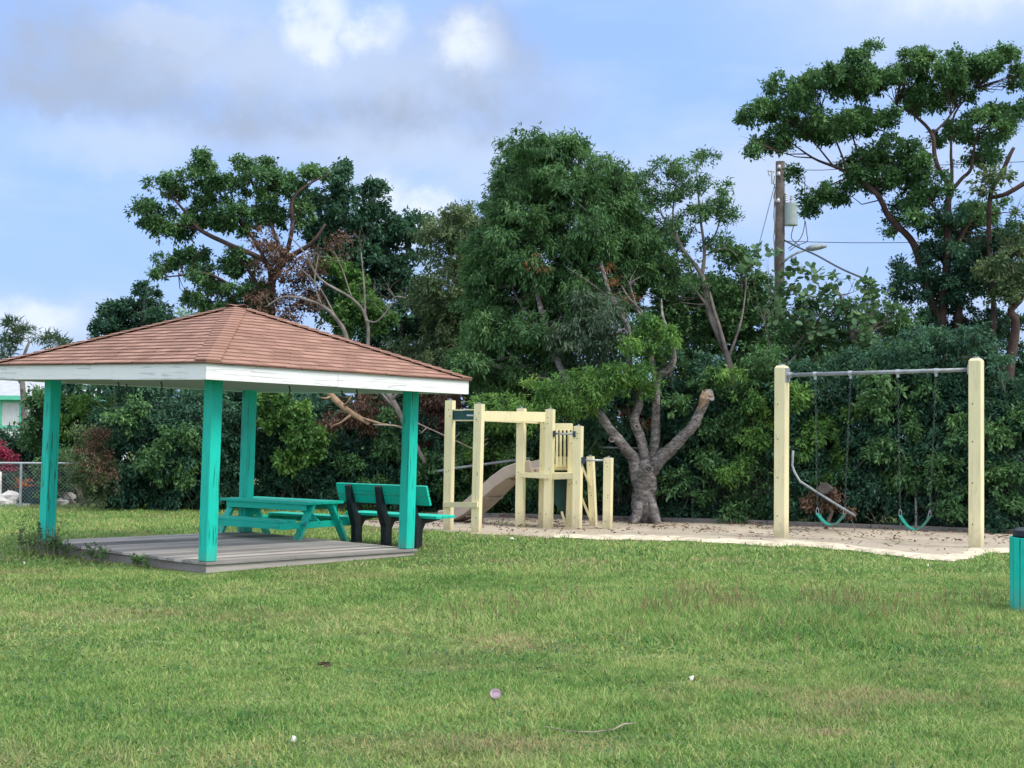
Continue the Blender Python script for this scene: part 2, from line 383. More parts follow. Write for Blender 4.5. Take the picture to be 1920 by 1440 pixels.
# paler raised lip of sand along the lawn
s = MB(); xs2 = np.linspace(fx[6], fx[-1], 200)
for i, x in enumerate(xs2):
    f0 = float(np.interp(x, fx, fy)+wig(x)); wd = .9+.3*math.sin(x*1.7)+.1*math.sin(x*6)
    wd *= min(1, (x-fx[6])/1.5+.15)
    for j, (t, z) in enumerate(((0, .010), (.25, .045), (.6, .05), (1, .022))): s.v.append(Vector((x, f0+.02+wd*t, z+random.uniform(0, .008))))
for i in range(len(xs2)-1):
    for j in range(3):
        b = i*4+j; s.f.append([b, b+4, b+5, b+1]); s.a.append(0); s.mi.append(0)
tag(s.build('sand_bank', M['sandpale'], smooth=True), 'pale raised bank of sand along the lawn edge', 'sand', kind='structure')
s = MB(); s.face([atz(-250, 952.5, .006), atz(52, 953.5, .006), atz(62, 934, .006), atz(-180, 930, .006)])
tag(s.build('gravel_path', M['gravel']), kind='structure')
# timber edging behind the sand: four long sleepers end to end
for i in range(1, len(bk)-1):
    t = thing('edging_timber', bk[i], ['grey edging timber behind the slide foot', 'grey edging timber behind the climbing frame posts', 'grey edging timber running up to the foot of the big grey tree', 'grey edging timber just right of the big grey tree', 'short grey edging timber in front of the left swing post', 'grey edging timber behind the left green swing', 'grey edging timber behind the right green swing', 'long grey edging timber running out of frame past the right swing post', 'grey edging timber end'][i-1], 'edging timber', 'timbers edging the back of the sand')
    s = MB(); d = (bk[i+1]-bk[i]).normalized()*.006; s.beam(bk[i]+d+Vector((0, .05, .035)), bk[i+1]-d+Vector((0, .05, .035)), .10, .09); s.build('timber', M['timber'], t, bevel=.008)

# ------------------------------------------------------------------ gazebo
SCL = 1.0645
gx, gy, ga = -3.4408*SCL, 17.712*SCL, .8759
GM = Matrix.Translation((gx, gy, 0)) @ Matrix.Rotation(.0191, 4, 'Y') @ Matrix.Rotation(ga, 4, 'Z')
q, dd, pp = 4.0684*SCL/2, 3.257*SCL/2, 3.0589*SCL/2
zd, zb, za = .0954*SCL+.024, 2.0454*SCL, 3.0396*SCL; fh = .184*SCL; zt = zb+fh
gz = thing('gazebo', None, 'open gazebo with brown shingled roof on teal posts over a grey deck', 'gazebo', mat=GM)
s = MB(); nb = 24; bw = 2*dd/nb
for i in range(nb):
    y0 = -dd+i*bw; e = random.uniform(-.012, .02); col = random.random()
    cut = random.uniform(-.5, .9); zz = random.uniform(-.002, .003)
    s.box(-dd-e, cut, y0+.003, y0+bw-.003, zd-.032, zd+zz, col)
    s.box(cut+.004, dd+random.uniform(-.005, .02), y0+.003, y0+bw-.003, zd-.032, zd+zz*.5, min(1, max(0, col+random.uniform(-.25, .25))))
s.build('deck', M['deck'], gz, local=True, bevel=.003)
for k in range(4):
    s = MB(); a0 = dd-.03
    rot = Matrix.Rotation(k*math.pi/2, 4, 'Z')
    s.box(-a0, a0, -a0-.002, -a0+.038, -.14, zd-.036, (.2, .6, .1, .2)[(k+1) % 4])  # board tone carries painted light: left side shaded, right side sunlit
    s.v = [rot @ v for v in s.v]; s.build('rim_board', M['deck'], gz, local=True, bevel=.004)
pw = .152
for (i, j) in ((-1, -1), (1, -1), (1, 1), (-1, 1)):
    s = MB(); X, Y = i*pp, j*pp; s.box(X-pw/2, X+pw/2, Y-pw/2, Y+pw/2, zd+.004, zb+.06)
    s.build('post', M['teal'], gz, local=True, bevel=.008)
for k in range(4):
    s = MB(); rot = Matrix.Rotation(k*math.pi/2, 4, 'Z')
    jt = random.uniform(-.6, .6)
    for x0_, x1_, dz_ in ((-q+.001, jt-.0015, 0), (jt+.0015, q-.036, .003)):
        s = MB(); s.box(x0_, x1_, -q-dz_*.5, -q+.035, zb-dz_, zt-.01); s.v = [rot @ v for v in s.v]
        s.build('fascia_board', M['white'], gz, local=True, bevel=.003)
s = MB(); s.box(-q+.036, q-.036, -q+.036, q-.036, zb+.012, zb+.024); s.build('soffit', M['soffit'], gz, local=True)
for (u_, v_) in ((-1.15, .9), (-1.3, -.2), (-.2, -1.3), (1.0, -1.25), (1.35, -.6), (-.6, 1.5)):
    s = MB(); s.tube([(u_, v_, zb+.012), (u_+.02, v_, zb-.05), (u_+.005, v_+.01, zb-.1), (u_+.03, v_, zb-.14)], [.012, .01, .008, .004], 5)
    s.build('hook', M['wire'], gz, local=True)
# roof: courses of shingle tabs on four slopes
ov = .03; qe = q+ov; rise = za-zt; ncs = 18
roof_col = MB(); roof_col.poly([(-qe, -qe, zt-.02), (qe, -qe, zt-.02), (qe, qe, zt-.02), (-qe, qe, zt-.02), (0, 0, za-.02)], [(0,1,4),(1,2,4),(2,3,4),(3,0,4),(3,2,1,0)], .3)
for k in range(4):
    rot = Matrix.Rotation(k*math.pi/2, 4, 'Z'); b0 = len(roof_col.v)
    for c in range(ncs):
        t0, t1 = c/ncs, (c+1.06)/ncs; t1 = min(t1, 1)
        def P(x, t, lift): # x metres along eave, clipped by the hips
            hw = qe*(1-t); x = max(-hw, min(hw, x)); return Vector((x, -hw, zt+rise*t-.012+lift))
        tw = .235; off = (c % 2)*tw/2+random.uniform(-.03, .03); x = -qe-off
        while x < qe:
            x1 = x+tw
            if x1 > -qe*(1-t0) and x < qe*(1-t0):
                dz = random.uniform(0, .004); col = random.random()**1.2; sg = random.uniform(-.01, .004)/ (qe)
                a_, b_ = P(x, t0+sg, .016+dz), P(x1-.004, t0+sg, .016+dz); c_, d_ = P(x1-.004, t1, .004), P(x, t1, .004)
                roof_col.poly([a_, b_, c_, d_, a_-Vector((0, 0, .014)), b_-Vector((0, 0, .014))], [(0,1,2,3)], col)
                roof_col.poly([a_, b_, a_-Vector((0, 0, .016)), b_-Vector((0, 0, .016))], [(2,3,1,0)], -.2)  # dark cut edge, toned to stand for the shade line below each course
            x = x1
    for i in range(b0, len(roof_col.v)): roof_col.v[i] = rot @ roof_col.v[i]
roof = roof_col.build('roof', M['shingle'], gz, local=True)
for k in range(4):
    s = MB(); rot = Matrix.Rotation(k*math.pi/2, 4, 'Z'); A = Vector((-qe, -qe, zt)); B = Vector((0, 0, za)); L = (B-A).length; d = (B-A).normalized()
    nc = int(L/.135)
    for c in range(nc):
        p = A+d*(c*L/nc); e = A+d*min(L, (c+1.25)*L/nc); col = random.random()*.8
        wv = .20; l1 = .030; l2 = .014
        s1 = Vector((1, 0, 0))*wv; s2 = Vector((0, 1, 0))*wv
        p = p+Vector((0, 0, l1)); e = e+Vector((0, 0, l2))
        pl, pr = p+s1-Vector((0, 0, .0)), p+s2; el_, er = e+s1*.95, e+s2*.95
        dn = Vector((0, 0, -.018))
        s.poly([p, pl, el_, e, pr, er, p+dn, pl+dn, pr+dn], [(0,1,2,3), (4,0,3,5)], col)
        s.poly([p, pl, pr, p+dn, pl+dn, pr+dn], [(3,4,1,0), (5,3,0,2)], .0)  # cap lips darkened too, shade line put into their colour
    s.v = [rot @ v for v in s.v]
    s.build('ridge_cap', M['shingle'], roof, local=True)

# ------------------------------------------------------------------ park bench (seen from behind)
foot = atz(718.5, 1025); br = Vector((.82, -.57, 0)).normalized(); bf = Vector((-br.y, br.x, 0))
bn = thing('park_bench', None, 'teal park bench with black supports, its back to the camera beside the gazebo', 'park bench', mat=Matrix.Translation(foot) @ Matrix(((br.x, bf.x, 0, 0), (br.y, bf.y, 0, 0), (0, 0, 1, 0), (0, 0, 0, 1))))
def bp(name, mat, s, bev=.006): return s.build(name, mat, bn, local=True, bevel=bev)
for z0, z1, o0 in ((.60, .72, -.075), (.727, .87, -.125)):
    s = MB(); tl = (.725-.6)
    y = o0; s.poly([(-.80, y+.055, z0), (.84, y+.055, z0), (.84, y+.01, z1), (-.80, y+.01, z1), (-.80, y+.095, z0+.01), (.84, y+.095, z0+.01), (.84, y+.05, z1+.01), (-.80, y+.05, z1+.01)], [(0,1,2,3),(7,6,5,4),(0,4,5,1),(3,2,6,7),(1,5,6,2),(0,3,7,4)])
    bp('back_plank', M['teal_x'], s)
for y0 in (.10, .245, .39):
    s = MB(); s.box(-.80, .86, y0, y0+.135, .415, .455); bp('seat_plank', M['teal_x'], s)
for x in (-.55, 0, .55):
    s = MB(); prof = [(.0, -.05), (.13, -.05), (.135, .25), (.20, .34), (.52, .375), (.52, .413), (.12, .413), (.05, .45), (-.02, .62), (-.075, .84), (-.115, .865), (-.155, .84), (-.14, .74), (-.10, .50), (-.055, .38), (-.01, .28)]
    v = [(x-.05, a, b) for a, b in prof]+[(x+.05, a, b) for a, b in prof]; m_ = len(prof)
    s.poly(v, [list(range(m_)), list(range(2*m_-1, m_-1, -1))]+[(i, m_+i, m_+(i+1) % m_, (i+1) % m_) for i in range(m_)])
    bp('support', M['black'], s, .012)

# ------------------------------------------------------------------ picnic table
TH = .63; N_ = atz(577, 942, TH); ph = R(37)
l = Vector((math.cos(ph), -math.sin(ph), 0)); p_ = Vector((math.sin(ph), math.cos(ph), 0))
cc = N_ - l*.89 + p_*.36; cc.z = 0
pt = thing('picnic_table', None, 'teal wooden picnic table with attached benches standing behind the gazebo deck', 'picnic table', mat=Matrix.Translation(cc) @ Matrix(((l.x, p_.x, 0, 0), (l.y, p_.y, 0, 0), (0, 0, 1, 0), (0, 0, 0, 1))))
def pb(name, s, bev=.004, mat='teal_x'): return s.build(name, M[mat], pt, local=True, bevel=bev)
s = MB()
for i in range(5): s.box(-.89, .89, -.36+i*.145, -.36+i*.145+.139, TH-.038, TH)
pb('tabletop', s)
s = MB()
for y in (-.30, .30): s.box(-.80, .80, y-.018, y+.018, TH-.125, TH-.040)
pb('apron', s)
for y0 in (-.76, .46):
    s = MB()
    for k in (0, 1): s.box(-.77, .77, y0+k*.152, y0+k*.152+.146, .355, .393)
    pb('bench_seat', s)
    s = MB(); yy = y0+.01 if y0 < 0 else y0+.29; s.box(-.74, .74, yy-.018, yy+.018, .27, .353); pb('bench_apron', s)
for x in (-.79, .79):
    for sg in (-1, 1):
        s = MB(); s.beam((x, sg*.53, -.02), (x, sg*.18, TH-.04), .04, .125, (1, 0, 0))
        xs_ = math.copysign(.020, x)
        for oy in (-.025, .025): s.tube([(x+xs_, sg*.36+oy, .31), (x+xs_*1.15, sg*.36+oy, .31)], .009, 7, mi=1)
        s.build('leg', [M['teal'], M['black']], pt, local=True)
    s = MB(); xo = x+.021 if x < 0 else x-.056; s.box(xo, xo+.035, -.75, .75, .262, .352); pb('cross_brace', s)
    s = MB(); sg = -1 if x > 0 else 1; s.beam((x+sg*.03, 0, .30), (x+sg*.42, 0, TH-.05), .09, .035, (0, 1, 0)); pb('diagonal_brace', s)

# ------------------------------------------------------------------ climbing frame
PW = .132
def G(px, py): return atz(px, py)
posts = {'A': (840, 994.5, 844.5, 751), 'B': (892.7, 999, 899, 757.5), 'C': (975, 989, 978, 766), 'D': (1016.7, 988.6, 1021, 778), 'E': (1027.5, 991, 1032, 767.5),
         'F': (1081.5, 993.5, 1085, 799), 'G': (1069, 989, 1076, 810), 'H': (1139, 993.5, 1141, 858.5), 'I': (1113.6, 988.5, 1107, 856)}
cfo = G(960, 991)
cf = thing('climbing_frame', cfo, 'pale yellow timber climbing frame with slide and slatted panel on the sand', 'climbing frame', 'play equipment on the sand')
pb_, ptp = {}, {}
rp = Vector((.93, -.37, 0))
for k, (x0, y0, x1, y1) in posts.items():
    a_ = G(x0, y0); b_ = at(x1, y1, a_.y); pb_[k] = a_; ptp[k] = b_
    s = MB(); s.beam(a_-Vector((0, 0, .1)), b_, PW*(.85 if k in 'DI' else 1), PW*(.85 if k in 'DI' else 1), rp if False else (.37, .93, 0))
    fc = -Vector((.37, .93, 0)).normalized(); hh_ = (b_-a_).length
    for tt in (.12, .45, .46+.1*random.random(), .88, .93):
        c_ = a_.lerp(b_, tt)+fc*(PW*(.85 if k in 'DI' else 1)/2)+Vector((.93, -.37, 0))*random.choice((-.02, .02, 0)); s.tube([c_-fc*.004, c_+fc*.003], [.009, .008], 7, mi=1)
    po = s.build('post', [M['cream'], M['black']], cf)
    s = MB(); s.beam(b_+Vector((0, 0, -.002)), b_+Vector((0, 0, .012)), .075, .075, (.37, .93, 0)); s.tube([b_+Vector((0, 0, .012)), b_+Vector((0, 0, .03))], .018, 8); s.build('post_cap', M['metal'], po)
def lift(k, py):  # a point on post k at the height seen at photo row py
    a_, b_ = pb_[k], ptp[k]; x0, y0, x1, y1 = posts[k]; t = (py-y0)/(y1-y0); return a_.lerp(b_, t)
def board(k0, y0, k1, y1, h_, th, off=(0, 0, 0), name='beam', mat='cream_x', ext=0.):
    s = MB(); a_ = lift(k0, y0)+Vector(off); b_ = lift(k1, y1)+Vector(off); e = (b_-a_).normalized()*ext
    s.beam(a_-e, b_+e, th, h_); return s.build(name, M[mat], cf, bevel=.004)
board('B', 780, 'E', 782, .165, .04, (.02, .09, 0), ext=.02)
board('A', 778, 'D', 786, .165, .04, (0, .09, 0))
board('A', 779, 'B', 779, .155, .02, (0, 0, .0), 'panel', 'greenp', -.06)
board('A', 768.5, 'B', 768.5, .02, .05, (0, -.0, 0), 'trim', 'cream_x', -.06)
board('A', 788.5, 'B', 788.5, .02, .05, (0, -.0, 0), 'trim', 'cream_x', -.06)
board('A', 946, 'B', 946, .085, .035, (-.03, -.085, 0), 'rung', 'cream_x', .07)
s = MB(); s.tube([lift('B', 779.5)+Vector((-.20, .02, 0)), lift('B', 779.5)+Vector((-.02, -.02, 0))], .015, 8); s.build('handle', M['metal'], cf)
# platform
platz = lift('E', 889).z
s = MB(); P4 = [lift('C', 890), lift('E', 892), lift('F', 892), lift('G', 889), lift('C', 890)+Vector((.0, .62, 0))]
for v in P4: v.z = platz
o_ = Vector((0, .04, 0))
s.poly([v+Vector((0, 0, .02)) for v in P4]+[v-Vector((0, 0, .02)) for v in P4], [(0,1,2,3,4), (9,8,7,6,5), (0,5,6,1), (1,6,7,2), (2,7,8,3), (3,8,9,4), (4,9,5,0)])
s.build('platform', M['cream_x'], cf)
board('C', 890, 'E', 893, .085, .04, (.0, -.088, 0), 'platform_rim')
board('E', 894, 'F', 892, .10, .04, (0, -.0, 0), 'platform_rim')
board('D', 892, 'G', 891, .10, .04, (0, .088, 0), 'platform_rim')
# slatted panel behind the platform, between D and F
pd = 24.9
def pn(zx, zy): return at(780+zx/4.571, 720+zy/4.571, pd)
s = MB()
s.beam(pn(1182, 367), pn(1338, 367), .03, .12)
s.beam(pn(1172, 712), pn(1332, 712), .03, .105)
for zx in (1208, 1240, 1274, 1308): s.beam(pn(zx, 395)+Vector((0, -.026, 0)), pn(zx, 690)+Vector((0, -.026, 0)), .04, .022, (0, 1, 0)); s.beam(pn(zx, 622)+Vector((0, -.05, 0)), pn(zx, 712)+Vector((0, -.05, 0)), .055, .022, (0, 1, 0))
for zx in (1180, 1338): s.beam(pn(zx, 340)+Vector((0, .03, 0)), pn(zx, 760)+Vector((0, .03, 0)), .03, .03, (0, 1, 0))
s.build('slatted_panel', M['cream_x'], cf, bevel=.003)
s = MB(); s.tube([lift('E', 813)+Vector((.05, -.03, 0)), lift('F', 814)+Vector((-.05, -.03, 0))], .017, 10); gb = s.build('grab_bar', M['metal'], cf, smooth=True)
for k, dx, y in (('E', .075, 813), ('F', -.075, 814)):
    s = MB(); c_ = lift(k, y)+Vector((dx, -.03, 0)); s.box(c_.x-.022, c_.x+.022, c_.y-.05, c_.y+.05, c_.z-.05, c_.z+.05); s.build('bracket', M['blueplate'], gb, bevel=.004)
a_ = lift('F', 863)+Vector((.09, -.02, 0)); b_ = lift('H', 863)+Vector((-.05, -.02, 0))
s = MB(); s.tube([a_, b_], .018, 10); gb = s.build('grab_bar', M['metal'], cf, smooth=True)
s = MB(); s.box(a_.x-.03, a_.x+.025, a_.y-.05, a_.y+.05, a_.z-.055, a_.z+.055); s.build('bracket', M['blueplate'], gb, bevel=.004)
# dark infill panel under the platform and its sloping brace
s = MB(); s.beam(lift('E', 900)+Vector((.07, .35, 0)), lift('E', 975)+Vector((.07, .35, 0)), .02, .5, (1, 0, 0)); s.v = []; s.f = []; s.a = []; s.mi = []
def q4(pts, Y, th, name, mat):
    s = MB(); A_ = [at(x, y, Y) for x, y in pts]; B_ = [v+Vector((0, th, 0)) for v in A_]; m_ = len(pts)
    s.poly(A_+B_, [list(range(m_))[::-1], list(range(m_, 2*m_))]+[(i, (i+1) % m_, m_+(i+1) % m_, m_+i) for i in range(m_)]); return s.build(name, M[mat], cf)
q4([(1035, 899), (1064, 899), (1064, 975), (1052, 960), (1035, 938)], 24.85, .025, 'infill_panel', 'greenp')
# stair stringers between F/G and H/I with rungs
s = MB(); s.beam(at(1088, 868, 24.75), at(1113, 925, 24.95), .04, .10, (0, 1, 0)); s.build('diagonal_brace', M['cream_x'], cf, bevel=.004)
s = MB(); s.beam(at(1084, 918, 24.75), at(1110, 981, 24.95), .04, .12, (0, 1, 0)); s.build('diagonal_brace', M['cream_x'], cf, bevel=.004)
s = MB(); s.beam(at(1036, 838, 25.0), at(1050, 878, 25.0), .04, .09, (0, 1, 0)); s.build('diagonal_brace', M['cream_x'], cf, bevel=.004)
s = MB(); s.beam(at(1053, 959, 24.8), at(1061, 986, 24.8), .04, .07, (0, 1, 0)); s.build('diagonal_brace', M['cream_x'], cf, bevel=.004)
# slide
cl = [(1006, 880, 24.9), (985, 884, 24.98), (965, 892, 25.06), (945, 908, 25.18), (925, 927, 25.32), (905, 946, 25.46), (888, 960, 25.6), (872, 968, 25.72), (855, 972.5, 25.85), (843, 974, 25.95)]
sl = MB(); prev = []
path = [at(*c) for c in cl]; WD = .24; TH_ = .022
rows_ = []
for i, p in enumerate(path):
    d = (path[min(i+1, len(path)-1)]-path[max(i-1, 0)]); dh = Vector((d.x, d.y, 0)).normalized(); sd_ = Vector((dh.y, -dh.x, 0)); sd_ = sd_ if sd_.y < 0 else -sd_
    nrm = d.normalized().cross(sd_).normalized(); nrm = nrm if nrm.z > 0 else -nrm
    hw, hh = WD, .17
    rows_.append([p+sd_*a+nrm*b for a, b in ((-hw-.05, hh-.02), (-hw-.02, hh), (-hw+.02, hh-.01), (-hw+.05, .04), (-hw+.12, 0), (hw-.12, 0), (hw-.05, .04), (hw-.02, hh-.01), (hw+.02, hh), (hw+.05, hh-.02), (hw+.05, -.03), (hw-.02, -.05), (-hw+.02, -.05), (-hw-.05, -.03))])
m_ = len(rows_[0])
for r_ in rows_: sl.v += r_
for i in range(len(rows_)-1):
    for k in range(m_): sl.f.append([i*m_+k, i*m_+(k+1) % m_, (i+1)*m_+(k+1) % m_, (i+1)*m_+k]); sl.a.append(0); sl.mi.append(0)
for e in (0, (len(rows_)-1)*m_): sl.f.append([e+k for k in range(m_)]); sl.a.append(0); sl.mi.append(0)
so_ = sl.build('slide', M['slide'], cf, smooth=True)
ms = so_.modifiers.new('edge', 'EDGE_SPLIT'); ms.split_angle = R(40)
for i in (2, 4, 6):
    s = MB(); r_ = rows_[i]; s.beam(r_[11]-Vector((0, 0, .02)), r_[12]-Vector((0, 0, .02)), .03, .03); s.build('slide_rib', M['slide'], so_)
s = MB(); b_ = path[-2]; s.box(b_.x-.03, b_.x+.35, b_.y-.2, b_.y+.2, -.02, b_.z-.05)
s.build('slide_foot', M['slide'], so_)

# ------------------------------------------------------------------ swing frame
s1, s2 = Vector((3.9925*SCL, 21.4095*SCL, 0)), Vector((6.3615*SCL, 19.8293*SCL, 0)); H1, H2 = 2.5432*SCL, 2.5948*SCL
sw = thing('swing_set', (s1+s2)/2, 'swing set of two thick pale yellow posts joined by a grey steel crossbar', 'swing set', 'play equipment on the sand')
bd = (s2-s1).normalized(); PS = .18
yaw = R(-33)
f1 = Vector((math.cos(yaw), math.sin(yaw), 0)); f2 = Vector((-f1.y, f1.x, 0))
for (b_, h_, k) in ((s1, H1, 0), (s2, H2, 1)):
    s = MB(); v = []
    cs = ((-1,-1),(1,-1),(1,1),(-1,1))
    for z, w_ in ((-.1, 1), (h_-.035, 1), (h_, .72)):
        for i, j in cs: v.append(b_+(f1*i+f2*j)*(PS/2*w_)+Vector((0, 0, z)))
    s.poly(v, [(3,2,1,0), (8,9,10,11)]+[(a, (a+1) % 4, 4+(a+1) % 4, 4+a) for a in range(4)]+[(4+a, 4+(a+1) % 4, 8+(a+1) % 4, 8+a) for a in range(4)])
    po = s.build('post', M['cream'], sw, bevel=.008)
    s = MB(); s.tube([b_+Vector((0, 0, h_)), b_+Vector((0, 0, h_+.025))], .05, 10); s.build('post_cap', M['metal'], po)
    for z in (.35, .95, 1.55, 2.1):
        s = MB(); c_ = b_+Vector((0, 0, z))-f2*(PS/2+.001)-f1*.03; s.tube([c_, c_-f2*.003], .010, 8); s.build('bolt', M['black'], po)
zb1 = at(1480, 703.5, s1.y).z; zb2 = at(1816, 693, s2.y).z
B1 = Vector((s1.x, s1.y, zb1)); B2 = Vector((s2.x, s2.y, zb2))
s = MB(); s.tube([B1+bd*.10, B2-bd*.10], .031, 14); bar = s.build('crossbar', M['rail'], sw, smooth=True)
s = MB(); c_ = B1+bd*.105; s.beam(c_-bd*.008+Vector((0, 0, -.11)), c_-bd*.008+Vector((0, 0, .11)), .17, .012, bd); s.tube([c_, c_+bd*.07], .045, 12); s.build('flange', M['metal'], bar)
s = MB(); c_ = B2-bd*.105; s.beam(c_+bd*.008+Vector((0, 0, -.07)), c_+bd*.008+Vector((0, 0, .07)), .17, .012, bd); s.build('flange', M['metal'], bar)
def onbar(px):  # point of the crossbar seen at column px
    lo, hi = 0, 1
    for _ in range(40):
        m2 = (lo+hi)/2; P_ = B1.lerp(B2, m2); v = np.array(P_)-CAM
        x = 960+F*(v@rt)/(v@fwd)
        if x < px: lo = m2
        else: hi = m2
    return B1.lerp(B2, lo)
hang = [onbar(x) for x in (1528.6, 1594.7, 1683.5, 1755)]
for h_ in hang:
    s = MB(); s.tube([h_-bd*.03, h_+bd*.03], .040, 12); s.box(h_.x-.02, h_.x+.02, h_.y-.012, h_.y+.012, h_.z-.085, h_.z-.03); s.build('hanger', M['metal'], sw)
for n_i, (i, lab, pts) in enumerate(((0, 'green belt swing hanging from the left half of the crossbar beside the bent pipe', [(1532.7, 962), (1540, 972), (1549, 981), (1558, 984), (1568, 981), (1576, 973), (1583.5, 963)]),
                    (2, 'green belt swing hanging from the right half of the crossbar', [(1688, 966), (1694, 976), (1703, 987), (1715, 993), (1727, 988), (1737, 977), (1743, 968)]))):
    ha, hb = hang[i]-Vector((0, 0, .085)), hang[i+1]-Vector((0, 0, .085)); Y0, Y1 = ha.y, hb.y
    P_ = [at(x, y, Y0+(Y1-Y0)*(k+.6)/7.2) for k, (x, y) in enumerate(pts)]
    t = thing('swing', (P_[0]+P_[-1])/2, lab, 'swing', 'belt swings hanging from the frame')
    s = MB(); wv = Vector((-bd.y, bd.x, 0))*.07
    for th_ in (0, .012):
        for p in P_: s.v += [p-wv-Vector((0, 0, th_)), p+wv-Vector((0, 0, th_))]
    m_ = len(P_)
    for k in range(m_-1):
        a = 2*k; b = 2*m_+2*k
        for f in ([a, a+2, a+3, a+1], [b, b+1, b+3, b+2], [a, b, b+2, a+2], [a+1, a+3, b+3, b+1]): s.f.append(f); s.a.append(0); s.mi.append(0)
    s.build('seat', M['rubber'], t)
    for top, bot in ((ha, P_[0]), (hb, P_[-1])):
        s = MB(); L = (top-bot).length-.09; nl = int(L/.05); d = (bot-top).normalized(); sx_ = Vector((1, 0, 0)); sy_ = Vector((0, 1, 0))
        for c in range(nl):
            c0 = top+d*(c*L/nl); c1 = top+d*((c+1)*L/nl); sv = (sx_ if c % 2 else sy_)*.012
            s.tube([c0+sv*.4, c0+sv+d*.012, c1+sv-d*.006, c1+sv*.4], .0028, 4, False); s.tube([c0-sv*.4, c0-sv+d*.012, c1-sv-d*.006, c1-sv*.4], .0028, 4, False)
        ch = s.build('chain', M['chain'], t)
        s = MB(); e = top+d*L; s.tube([e, e+Vector((.016, 0, -.03)), bot+Vector((.022, 0, 0)), bot+Vector((-.022, 0, 0)), e+Vector((-.016, 0, -.03)), e], .005, 5); s.build('shackle', M['metal'], ch)

# ------------------------------------------------------------------ litter bin at the right edge
lb = atz(1957, 1149); t = thing('litter_bin', lb, 'round teal slatted litter bin with black lid at the right edge of the lawn', 'litter bin')
s = MB(); rb = .29
for k in range(20):
    a = 2*math.pi*k/20; c_ = lb+Vector((math.cos(a)*rb, math.sin(a)*rb, 0)); nn = Vector((math.cos(a), math.sin(a), 0))
    s.beam(c_+Vector((0, 0, .0)), c_+Vector((0, 0, .70)), .082, .022, nn)
s.build('slat_body', M['teal'], t, bevel=.003)
s = MB(); s.tube([lb+Vector((0, 0, .02)), lb+Vector((0, 0, .69))], rb-.03, 24); s.build('liner', M['black'], t, smooth=False)
s = MB(); s.tube([lb+Vector((0, 0, z)) for z in (.702, .72, .765, .78)], [rb-.02, rb-.015, rb-.02, rb-.05], 32); s.build('lid', M['black'], t)

# ------------------------------------------------------------------ paper cup, scraps, stick
c_ = atz(929, 1320); t = thing('paper_cup', c_, 'small pinkish white paper cup lying alone on the near lawn', 'paper cup')
s = MB(); ax = Vector((-.05, -.90, .43)).normalized(); o_ = c_+Vector((0, .0, .062))
s.tube([o_-ax*.07, o_-ax*.069, o_], [.001, .024, .032], 20, False); s.tube([o_, o_-ax*.05], [.0305, .025], 20, False, mi=1); s.tube([o_-ax*.004, o_+ax*.002], [.0345, .0345], 20, False)
s.face([o_-ax*.048+(ax.cross(Vector((0,0,1))).normalized()*math.cos(a)+Vector((0,0,1))*math.sin(a))*.026 for a in np.linspace(0, 2*math.pi, 13)[:-1]], mi=1)
s.build('cup', [M['paper'], M['paperin']], t, smooth=True)
scr = [(959, 1011, .10, 'white paper scrap on the grass in front of the climbing frame'), (45, 1057, .05, 'white scrap on the grass at the left of the deck'), (1297, 1276, .045, 'pale curled scrap on the near lawn in a brown patch'), (551, 1390, .05, 'pinkish scrap on the nearest grass'), (1740, 1062, .04, 'white scrap on the grass just in front of the sand bank')]
for x, y, r_, lab in scr:
    r_ *= .45; c_ = atz(x, y, .03); s = MB(); k = 7
    ring = [c_+Vector((math.cos(a)*r_*random.uniform(.4, 1), math.sin(a)*r_*random.uniform(.3, .8), .012+random.uniform(-.012, .02)))*1. for a in np.linspace(0, 2*math.pi, k+1)[:-1]]
    s.poly([c_+Vector((0, 0, .03))]+ring+[c_-Vector((0, 0, .01))], [(0, 1+i, 1+(i+1) % k) for i in range(k)]+[(k+1, 1+(i+1) % k, 1+i) for i in range(k)])
    tag(s.build('paper_scrap', M['litter']), lab, 'scrap', 'scraps of litter on the lawn')
s = MB(); s.tube([atz(1020, 1362, .03), atz(1070, 1371, .02), atz(1110, 1373, .02), atz(1150, 1368, .035), atz(1168, 1358, .05), atz(1192, 1355, .04)], [.002, .003, .004, .004, .005, .002], 6)
tag(s.build('stick', M['deadwood']), 'thin pale stick lying in the near grass', 'stick')
s = MB(); c_ = atz(608, 1250, .02)
for k in range(5): s.face([c_+Vector((random.uniform(-.06, .06), random.uniform(-.03, .03), random.uniform(0, .04))) for _ in range(4)], .5)
tag(s.build('dead_leaf', LF['brown']), 'curled brown leaf on the lawn between the deck and the camera', 'dead leaf')

# ------------------------------------------------------------------ chain link fence
def fence_post(p, h_, t, r_=.028):
    s = MB(); s.tube([p-Vector((0, 0, .1)), p+Vector((0, 0, h_)), p+Vector((0, 0, h_+.02))], [r_, r_, r_*.4], 8); s.build('post', M['metal'], t)
def link_mesh(p0, p1, h_, t, sp=.075):
    s = MB(); L = (p1-p0).length; d = (p1-p0)/L; k = -h_
    while k < L:
        for sg in (1, -1):
            a0, a1 = k, k+h_; z0, z1 = (0, h_) if sg > 0 else (h_, 0)
            if a0 < 0: z0 = z0+(z1-z0)*(-a0/h_); a0 = 0
            if a1 > L: z1 = z0+(z1-z0)*((L-a0)/(a1-a0)); a1 = L
            if a1-a0 > .02: s.tube([p0+d*a0+Vector((0, sg*.002, z0+.02)), p0+d*a1+Vector((0, sg*.002, z1+.02))], .0018, 3, False)
        k += sp
    s.build('chain_link', M['metal'], t)
fp = [atz(-160, 953.5), atz(38, 953.5), atz(262, 953)]; hf = .90
t = thing('chain_link_fence', fp[1], 'low galvanised chain link fence with top rail at the far left', 'fence')
for p in fp: fence_post(p, hf, t)
